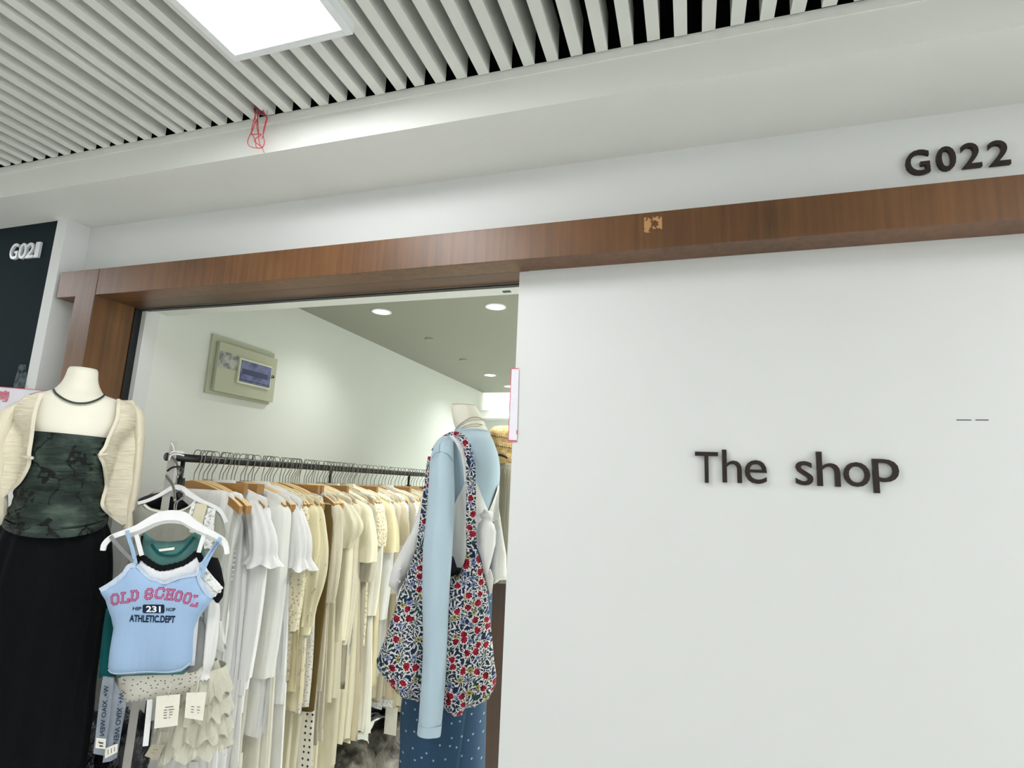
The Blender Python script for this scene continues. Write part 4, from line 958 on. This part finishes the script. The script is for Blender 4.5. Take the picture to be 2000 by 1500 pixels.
# clear hanger strips with lettering
M_FILM = NT('clear_plastic_film'); M_FILM.base(lin('9fa9b6')); M_FILM.b.inputs['Roughness'].default_value = .2
M_FILM.transp(M_FILM.ramp(M_FILM.noise(18, 3).outputs[0], [(.35, (.35, .35, .35)), (.65, (.6, .6, .6))])); M_FILM = M_FILM.m
def strip(pts, label, w_, a, b, h, flip, stick, sttext):
    t = FK.thing('plastic_sleeve', label, 'plastic sleeve', 'clear plastic sleeves with black lettering')
    q = [FK.p3(x, y, w_) for x, y in pts]; q2 = [(x, y+.003, z) for x, y, z in q]; n_ = len(q)
    mesh('film', q+q2, [tuple(range(n_))[::-1], tuple(range(n_, 2*n_))]+[(i, (i+1) % n_, (i+1) % n_+n_, i+n_) for i in range(n_)], M_FILM, t)
    o = np.array(FK(*a, w_)); e = np.array(FK(*b, w_)); L = (e-o); nrm = np.array([-L[1], L[0]])/np.linalg.norm(L); hh = FK(a[0]+h, a[1], w_)[0]-FK(*a, w_)[0]
    put_text('lettering', 'W+. XIAO WEN', o, L, nrm*hh*(-1 if flip else 1), M_NVP, t, surf=lambda u, z: w_-.0012, offset=.01)
    s = [FK.p3(x, y, w_-.0016) for x, y in stick]; mesh('sticker', s, [(3, 2, 1, 0)], M_PAPER, t)
    A = [np.array(p) for p in s]
    if sttext:
        put_text('sticker_print', sttext, ((A[0]*.72+A[1]*.28)*.8+(A[3]*.72+A[2]*.28)*.2)[[0, 2]], (A[3]-A[0])[[0, 2]]*.6, (A[1]-A[0])[[0, 2]]*.5, M_NVP, t, surf=lambda u, z: w_-.0026)
    else:
        for k in range(3):
            u = .25+.25*k; P = A[0]*(1-u)+A[1]*u; Q = A[3]*(1-u)+A[2]*u; r0, r1 = P*.75+Q*.25, P*.25+Q*.75; d = (A[1]-A[0])*.05
            mesh('sticker_print', [tuple(x+np.array([0, -.001, 0])) for x in (r0, r0+d, r1+d, r1)], [(0, 1, 2, 3)], M_PRINT, t)
strip([(201, 1321), (222, 1324), (214, 1400), (203, 1476), (182, 1472), (186, 1440), (195, 1360)], 'left clear plastic strip with mirrored black lettering beside black trousers', -.008, (213, 1338), (204, 1436), 9, True, [(188, 1441), (207, 1443), (206, 1463), (186, 1461)], 'JI')
strip([(222, 1328), (246, 1374), (236, 1430), (228, 1480), (216, 1487), (200, 1490), (208, 1440), (216, 1380)], 'right clear plastic strip with black lettering beside black trousers', .0, (233, 1352), (221, 1453), 10, False, [(204.5, 1462), (230, 1452), (229, 1469), (205, 1482)], None)
t = FK.thing('plastic_strip', 'narrow white plastic strip hanging left of the large cream tag', 'strip'); ribbon('strip', [FK.p3(x, y, .02) for x, y in ((293, 1366), (289, 1410), (284, 1457))], .012, M_WPL, t, .0006, 3)

# ================================================================== RIGHT MANNEQUIN AND ITS CLOTHES
FR = PF(900, 900, 1.58)
t = FR.thing('mannequin', 'headless cream mannequin neck rising from pale blue tee by door panel', 'mannequin')
NK = [FR.row(*r) for r in ((793, 880.5, 930, .038), (809, 882, 940, .042), (826, 885.5, 947, .046), (842, 889, 954, .055), (856, 878, 958, .08), (880, 862, 968, .12), (912, 850, 970, .135), (960, 850, 966, .125), (1010, 856, 955, .11), (1080, 848, 958, .115), (1130, 846, 958, .115))]
v, f = loft_vf(NK, N=44, sub=4, cap_top=True, cap_bot=True); mesh('torso', v, f, M_MANN, t, True)
q = NK[0]; v, f = loft_vf([(q[0]-.001, 0, q[2]+.0025, q[3]*.94, q[4]*.94), (q[0], 0, q[2]-.002, q[3]*.98, q[4]*.98)], N=36, sub=0, cap_top=True); mesh('neck_cap', v, f, GRB, t, True)
tube('pole', [(0, 0, .8), (0, 0, .02)], .012, M_STEEL, t, 10)
v, f = loft_vf([(0, 0, .02, .15, .15), (0, 0, 0, .16, .16)], N=32, sub=0, cap_top=True, cap_bot=True); mesh('base', v, f, M_STEEL, t, True)
M_TEE = cloth('powder_blue_jersey', 'b7cdda', 600, .25, .04, crease=.12)
t = FR.thing('tee', 'pale blue long-sleeved tee on the right mannequin', 'tee')
TEE = [FR.row(*r) for r in ((844, 886.5, 957, .060), (850, 874, 959, .088), (861, 860, 964, .122), (884, 850, 972, .140), (912, 845, 976, .146), (949, 845, 974, .136), (971, 848, 968, .126), (1010, 850, 962, .120), (1060, 848, 962, .122))]
v, f = loft_vf(TEE, N=56, sub=5, mod=lambda th, q: (1+.012*q*math.sin(9*th+5*q), 0)); mesh('body', v, f, M_TEE, t, True)
v, f = loft_vf([(TEE[0][0], 0, TEE[0][2]+.006, TEE[0][3]*.98, TEE[0][4]*.98), (TEE[0][0], 0, TEE[0][2]-.008, TEE[0][3]*1.03, TEE[0][4]*1.05)], N=44, sub=3); mesh('neck_band', v, f, M_TEE, t, True)
aw = -.165
AR = [FR.row(y, a, b, d, aw+o) for y, a, b, d, o in ((851, 868, 882, .018, .05), (857, 858, 885, .03, .03), (866, 851, 886, .036, .012), (882, 845, 886.5, .039, 0), (902, 840.5, 887, .039, 0), (950, 837.5, 888.5, .038, -.005), (993, 835, 888, .036, -.01), (1068, 827, 884.5, .034, -.02), (1127, 825, 880, .032, -.022), (1185, 825, 877, .030, -.022), (1250, 826, 874, .028, -.022), (1313, 824, 871, .026, -.022), (1383, 819, 865.5, .025, -.022), (1432, 815.5, 860.5, .024, -.022))]
v, f = loft_vf(AR, N=36, sub=6, cap_top=True, mod=lambda th, q: (1+(.10*math.exp(-((math.sin(th+1.9)-.2)/.3)**2)-.05*math.cos(3*th+2*q))*min(1, q*3)*(1-.5*q), -.006*math.cos(th)*(1 if q > .97 else 0))); mesh('sleeve', v, f, M_TEE, t, True)
b = AR[-1]; a_ = FR.row(1413, 817, 862.5, .0252, aw-.022)
v, f = loft_vf([(a_[0], a_[1], a_[2], a_[3]*1.03, a_[4]*1.06), (b[0], b[1], b[2]-.002, b[3]*1.03, b[4]*1.06)], N=32, sub=2); mesh('cuff', v, f, M_TEE, t, True)
dA = lambda u, z: aw-.048
tube('shoulder_seam', [FR.p3(843, 895, aw-.03), FR.p3(850, 886, aw-.038), FR.p3(858, 883, aw-.041), FR.p3(868, 884, aw-.041), FR.p3(877, 889, aw-.038), FR.p3(884, 900, aw-.02)], .0011, cloth('seam_blue', '8fa8b8', 600, .1), t, 6, 5)
tube('shoulder_seam', [FR.p3(858, 882, aw-.041), FR.p3(858.5, 870, aw-.03), FR.p3(864, 858, aw-.008)], .0008, cloth('seam_blue', '8fa8b8'), t, 6, 5)
# fine cord
t = FR.thing('necklace', 'thin beige cord around the right mannequin neck', 'necklace')
dN = depth(NK, .003); tube('cord', edge3(FR, [(889.5, 842), (895, 834), (905, 827), (920, 819), (934, 818), (947, 822)], dN), .0016, GRB, t, 6, 5)
tube('cord', edge3(FR, [(893, 842), (912, 834), (932, 831), (949, 832)], dN), .0012, GRB, t, 6, 5)
# white tied shirt
t = FR.thing('shirt', 'white cropped shirt knotted in front over the pale blue tee', 'shirt')
def flap(name, pts, w_, T=.006, R=.02, mat=WHT, disp=None, par=None): return Pillow(FR.poly(pts, w_), T, w_, .011, R, disp).make(name, mat, par or t)
dTee = depth(TEE, .006)
fd = lambda u, z: .004*math.sin(u*90+z*30)
drape('front_panel', FR, [(944, 906, 912), (958, 900, 916), (980, 889, 921), (1010, 884, 932), (1030, 882, 936), (1060, 881, 930), (1095, 881, 906)], dTee, WHT, t, 10, fold=lambda u, z: -.004+fd(u, z))
drape('front_panel', FR, [(940, 923, 927), (960, 922, 936), (980, 922, 944), (998, 922, 952), (1010, 924, 950), (1020, 926, 940)], dTee, WHT, t, 8, fold=lambda u, z: -.004+fd(u, z))
drape('front_panel', FR, [(948, 970, 974.5), (965, 965, 974), (985, 957, 973), (1003, 950, 974), (1018, 952, 975)], dTee, WHT2, t, 8, fold=lambda u, z: -.004+fd(u, z))
wk = -.13
K_ = FR.p3(951, 1006, wk)
bm = bmesh.new(); bmesh.ops.create_icosphere(bm, subdivisions=3, radius=.017)
for vv in bm.verts: vv.co = Vector((vv.co.x*1.15+K_[0], vv.co.y*.8+K_[1], vv.co.z*.85+K_[2]))+vv.co.normalized()*.002*math.sin(vv.co.x*300+vv.co.z*200)
frombm('knot', bm, WHT, t, True)
flap('tail', [(946, 1010), (955, 1013), (965, 1024), (969, 1039), (968, 1062), (961, 1090), (952, 1124), (948, 1118), (938, 1085), (931, 1066), (930, 1040), (934, 1022)], wk-.012, .010, .02, WHT, fd)
flap('tail', [(936, 1060), (945, 1090), (952, 1115), (958, 1110), (964, 1130), (961, 1158), (957, 1162), (950, 1140), (943, 1110)], wk+.006, .006, .02, WHT2, fd)
flap('sleeve', [(972, 978), (977, 1010), (983, 1050), (989, 1085), (990, 1133), (976, 1133), (964, 1141), (956, 1120), (962, 1080), (966, 1035), (964, 1010)], -.05, .018, .03, WHT2, fd)
flap('sleeve', [(836, 930), (845, 960), (832, 1040), (800, 1120), (781, 1150), (777, 1163), (773, 1156), (758, 1144), (761, 1128), (770, 1100), (789, 1063), (804, 1038), (819, 990), (824, 965)], -.06, .016, .03, WHT, fd)
for x, y in ((782, 1112), (777, 1134), (781, 1136)): p = FR.p3(x, y, -.078); v, f = tube_vf([(p[0], p[1], p[2]), (p[0], p[1]-.003, p[2])], .0035, 10); mesh('button', v, f, M_WPL, t, True)
flap('shoulder_strip', [(877, 850), (886, 851), (898, 862), (907, 880), (911, 905), (912, 940), (907, 945), (905, 915), (900, 888), (890, 866)], -.163, .004, .012, WHT)
# floral shoulder bag
def floral():
    t = NT('floral_print'); p = t.flat2(); nz = t.noise(45, 3)
    va = t.n('ShaderNodeVectorMath', operation='MULTIPLY_ADD'); t.l(nz.outputs[1], va.inputs[0]); va.inputs[1].default_value = (.016, .016, 0); t.l(p, va.inputs[2]); wp_ = va.outputs[0]
    def layer(scale, k, off):
        ad = t.n('ShaderNodeVectorMath', operation='ADD'); t.l(wp_, ad.inputs[0]); ad.inputs[1].default_value = (off, off*.7, 0)
        vo = t.n('ShaderNodeTexVoronoi', voronoi_dimensions='2D', Scale=scale, Randomness=.75); t.l(ad.outputs[0], vo.inputs['Vector'])
        sb = t.n('ShaderNodeVectorMath', operation='SUBTRACT'); t.l(ad.outputs[0], sb.inputs[0]); t.l(vo.outputs['Position'], sb.inputs[1])
        sx = t.n('ShaderNodeSeparateXYZ'); t.l(sb.outputs[0], sx.inputs[0])
        an = t.math('ARCTAN2', sx.outputs[1], sx.outputs[0]); r = vo.outputs['Distance']
        pet = t.math('SINE', t.math('ADD', t.math('MULTIPLY', an, k), t.math('MULTIPLY', r, 5.0)))
        cs = t.n('ShaderNodeSeparateColor'); t.l(vo.outputs['Color'], cs.inputs[0]); return r, pet, cs.outputs[0]
    r1, p1, c1 = layer(33.0, 8.0, 0.0); r2, p2, c2 = layer(43.0, 7.0, 3.37)
    AND = lambda a, b: t.math('MULTIPLY', a, b); LT = lambda a, v: t.math('LESS_THAN', a, v); GT = lambda a, v: t.math('GREATER_THAN', a, v)
    navy = t.mix(t.noise(30, 2).outputs[0], lin('0d1220'), lin('1f3254'))
    navy = t.mix(AND(LT(c2, .35), GT(p2, -.2)), navy, lin('2c5049'))
    col = t.mix(GT(p1, .66), navy, lin('cfcdc9'))
    col = t.mix(AND(AND(GT(p2, .74), GT(r2, .2)), LT(r1, .62)), col, lin('cfcdc9'))
    edge = t.math('ADD', r1, t.math('MULTIPLY', p1, .035))
    small = t.math('ADD', r2, t.math('MULTIPLY', p2, .05))
    col = t.mix(AND(LT(small, .26), GT(c2, .55)), col, t.mix(GT(c2, .82), lin('6f7fa6'), lin('9a9247')))
    col = t.mix(AND(LT(small, .10), GT(c2, .55)), col, lin('1a2136'))
    fl = GT(c1, .42)
    col = t.mix(AND(LT(edge, .335), fl), col, lin('e9e7e2'))
    rc = t.ramp(t.noise(110, 2).outputs[0], [(.36, lin('4a0b1a')), (.56, lin('961c31'))])
    col = t.mix(AND(LT(edge, .29), fl), col, rc)
    t.base(col); t.b.inputs['Roughness'].default_value = .8; t.b.inputs['Specular IOR Level'].default_value = .2
    t.bump(t.noise(20, 3, t.mapping((1.6, 1, .5))).outputs[0], .5, .012); return t.m
M_FLO = floral()
t = FR.thing('shoulder_bag', 'slouchy floral shoulder bag in navy red and white on right mannequin', 'bag')
BG = [(829, 1020), (824, 1040), (818, 1055), (806, 1091), (788, 1138), (774, 1182), (751, 1250), (735, 1290), (736, 1302), (751, 1323), (770, 1344), (789, 1358), (814, 1369), (850, 1382), (871, 1389), (887, 1396), (902, 1393), (906, 1381), (924, 1377), (954, 1365), (968, 1341), (970, 1323), (965, 1290), (961, 1243), (956, 1197), (952, 1150), (944, 1112), (935, 1086), (930, 1068), (912, 1068), (907, 1097), (898, 1119), (880, 1124), (855, 1105), (842, 1065), (836, 1030)]
u0 = FR(842, 1200)[0]
def bagf(u, z): return .010*math.sin((u-u0)*38+z*7)+.004*math.sin((u-u0)*85-z*22)
BP = Pillow(FR.poly(BG, -.13), .040, -.135, .012, .06, bagf); BP.make('body', M_FLO, t, .35)
flap('lining', [(860, 1075), (884, 1086), (900, 1104), (902, 1120), (880, 1132), (855, 1115)], -.122, .006, .02, plain('dark_lining', '1a1d28', .8))
ribbon('strap', [FR.p3(x, y, w_) for x, y, w_ in ((846, 880, -.07), (856, 864, -.10), (870, 853, -.13), (888, 848, -.158), (904, 857, -.175), (914, 878, -.182), (919, 910, -.184), (920, 960, -.182), (920, 1020, -.178), (921, 1076, -.165))], (.010, .010, .012, .016, .022, .025, .026, .027, .029), M_FLO, t, .003, 6)
ribbon('strap', [FR.p3(x, y, w_) for x, y, w_ in ((840, 893, -.06), (837, 915, -.09), (834, 950, -.11), (829, 990, -.12), (826, 1020, -.13), (821, 1050, -.15), (815, 1082, -.166))], (.012, .014, .016, .018, .018, .006), M_FLO, t, .003, 6)
# denim skirt
def denim():
    t = NT('starred_denim'); vo = t.n('ShaderNodeTexVoronoi', voronoi_dimensions='2D', Scale=32.0, Randomness=.7); t.l(t.flat2(), vo.inputs['Vector'])
    nz = t.noise(400, 2); base = t.mix(nz.outputs[0], lin('1b3750'), lin('284e6c'))
    t.base(t.mix(t.ramp(vo.outputs['Distance'], [(.06, (1, 1, 1)), (.10, (0, 0, 0))]), base, lin('8fa9b8'))); t.b.inputs['Roughness'].default_value = .85; t.bump(nz.outputs[0], .2, .003); return t.m
M_DEN = denim()
t = FR.thing('skirt', 'long blue denim skirt with small pale dots on the right mannequin', 'skirt')
SK = [FR.row(*r) for r in ((1050, 846, 962, .112), (1130, 836, 962, .118), (1200, 824, 960, .120), (1300, 800, 955, .122), (1365, 784, 950, .124), (1430, 780, 948, .126), (1500, 777, 946, .128))]
q = SK[-1]; SK.append((q[0], q[1], .14, q[3]*1.06, q[4]*1.06))
v, f = loft_vf(SK, N=72, sub=5, mod=lambda th, q: (1+.018*q*math.sin(7*th+1), 0)); mesh('body', v, f, M_DEN, t, True)
dS = depth(SK, .008)
bot = FR(891, 1500); zz = .15
rp = [FR(835, 1200)+FR(925, 1200), FR(800, 1320)+FR(915, 1320), FR(786, 1390)+FR(905, 1390), FR(782, 1500)+FR(890, 1500), (FR(782, 1500)[0]-.01, zz, FR(890, 1500)[0]-.05, zz)]
drape('overlap_panel', FR, None, dS, M_DEN, t, 18, .003, 5, None, rp)

# ================================================================== BACK OF THE SHOP
FS = PF(985, 870, 2.35, .35)
bd = FS.thing('wooden_board', 'dark brown upright wooden board behind the right mannequin', 'board')
a0, a1 = FS(948, 1150, .06), FS(1040, 1150, .06); zt = FS(985, 842, .06)[1]
box('board', a0[0], a1[0], .05, .075, 0, zt, M_WOODD, bd, .002)
t = FS.thing('straw_bag', 'woven straw bag with dark stitching hanging behind right mannequin', 'bag')
def straw():
    t = NT('woven_straw'); w1 = t.noise(1, 3, t.mapping((260, 260, 60))); w2 = t.noise(1, 3, t.mapping((60, 60, 260)))
    f = t.math('MULTIPLY', t.math('ADD', w1.outputs[0], w2.outputs[0]), .5); t.base(t.ramp(f, [(.4, lin('b08a4e')), (.58, lin('e3c48a'))])); t.b.inputs['Roughness'].default_value = .7; t.bump(f, .7, .004); return t.m
M_STRAW = straw()
SP = Pillow(FS.poly([(955, 848), (958, 839), (966, 833), (978, 831.5), (1030, 831), (1036, 840), (1038, 912), (1000, 913), (978, 912), (974, 902), (962, 885)]), .03, -.01, .014, .04); SP.make('body', M_STRAW, t)
stp = lambda x, y, l: (lambda u, z: (u, SP.surf(u, z)-l, z))(*FS(x, y))
for (xa, ya, xb, yb) in ((958, 852, 1024, 862), (964, 871, 1028, 881)):
    for k in range(16):
        q0 = k/16; q1 = q0+.035; P0 = stp(xa+(xb-xa)*q0, ya+(yb-ya)*q0, .003); P1 = stp(xa+(xb-xa)*q1, ya+(yb-ya)*q1, .003); tube('stitch', [P0, P1], .0024, M_TRACK, t, 5)
tube('handle_slot', [stp(973, 889, .003), stp(982, 891, .003), stp(989, 894, .003), stp(991, 896, .003)], .0055, M_TRACK, t, 6, 3)
t = FS.thing('coat', 'grey olive coat hanging below the straw bag', 'coat')
CO = [FS.row(*r) for r in ((905, 976, 1020, .03, -.01), (930, 966, 1030, .05, -.01), (1000, 960, 1034, .055, -.01), (1080, 955, 1036, .055, -.01), (1136, 952, 1036, .055, -.01))]
v, f = loft_vf(CO, N=40, sub=5, cap_top=True, mod=lambda th, q: (1+.04*math.sin(6*th+q*2), 0)); mesh('body', v, f, cloth('grey_olive_wool', '8a8674', 300, .4, .1, crease=.2), t, True)
# bundles of bagged clothes on the floor
from mathutils import noise as mn
M_BAGD = NT('dark_plastic_bag'); M_BAGD.base(M_BAGD.ramp(M_BAGD.noise(9, 4).outputs[0], [(.35, lin('0c0d10')), (.62, lin('2a2d33'))])); M_BAGD.b.inputs['Roughness'].default_value = .22
M_BAGD.bump(M_BAGD.noise(22, 5).outputs[0], .8, .03); M_BAGD = M_BAGD.m
M_BAGG = NT('smoky_plastic_bag'); M_BAGG.base(M_BAGG.ramp(M_BAGG.noise(7, 4).outputs[0], [(.32, lin('2b2a28')), (.50, lin('77736a')), (.66, lin('c3beb2'))])); M_BAGG.b.inputs['Roughness'].default_value = .25
M_BAGG.bump(M_BAGG.noise(18, 5).outputs[0], .8, .03); M_BAGG = M_BAGG.m
def bundle(x, y, z, sx, sy, sz, mat, label, seed):
    t = thing('clothes_bundle', label, 'bundle', (x, y, z), seed*.7, 'bagged clothes piled on the floor')
    bm = bmesh.new(); bmesh.ops.create_icosphere(bm, subdivisions=4, radius=1)
    for vv in bm.verts:
        p = vv.co; r = 1+.28*mn.noise(p*1.6+Vector((seed, 0, 0)))+.14*mn.noise(p*4+Vector((0, seed, 0)))-.10*abs(mn.noise(p*7+Vector((0, 0, seed))))
        vv.co = Vector((p.x*sx*r, p.y*sy*r, p.z*sz*r))
    zmin = min(v_.co.z for v_ in bm.verts)
    frombm('bag', bm, mat, t, True)
B_ = [(-1.68, 1.29, .16, .13, .12, .17, M_BAGD, 'dark plastic bundle on the floor beside the black trousers'), (-1.66, 1.30, .46, .13, .12, .17, M_BAGD, 'dark plastic bundle in the middle of the stack beside the black trousers'), (-1.69, 1.30, .70, .12, .11, .13, M_BAGD, 'dark plastic bundle topmost behind the clear lettered strips'),
      (-1.50, 1.36, .18, .13, .09, .19, M_BAGD, 'dark plastic bundle behind the foot of the grey stand'), (-1.51, 1.37, .52, .13, .085, .17, M_BAGD, 'dark plastic bundle showing behind the small tilted tag'), (-1.56, 1.36, .74, .09, .08, .11, M_BAGD, 'small dark bundle topmost behind the large cream tag'), (-1.40, 2.75, .17, .2, .18, .17, M_BAGG, 'smoky grey bundle on floor below the middle of the rail'), (-1.62, 2.85, .42, .19, .17, .15, M_BAGD, 'dark plastic bundle near the wall below the rail end'),
      (-1.30, 3.0, .40, .2, .17, .16, M_BAGG, 'crumpled pale bundle at the far end below the rail'), (-1.55, 2.45, .16, .17, .16, .16, M_BAGG, 'grey bundle on floor between the hems and the rail foot'), (-1.12, 2.62, .15, .16, .15, .15, M_BAGG, 'pale crumpled bundle left of the denim skirt')]
for i, b in enumerate(B_): bundle(*b, i+1.3)
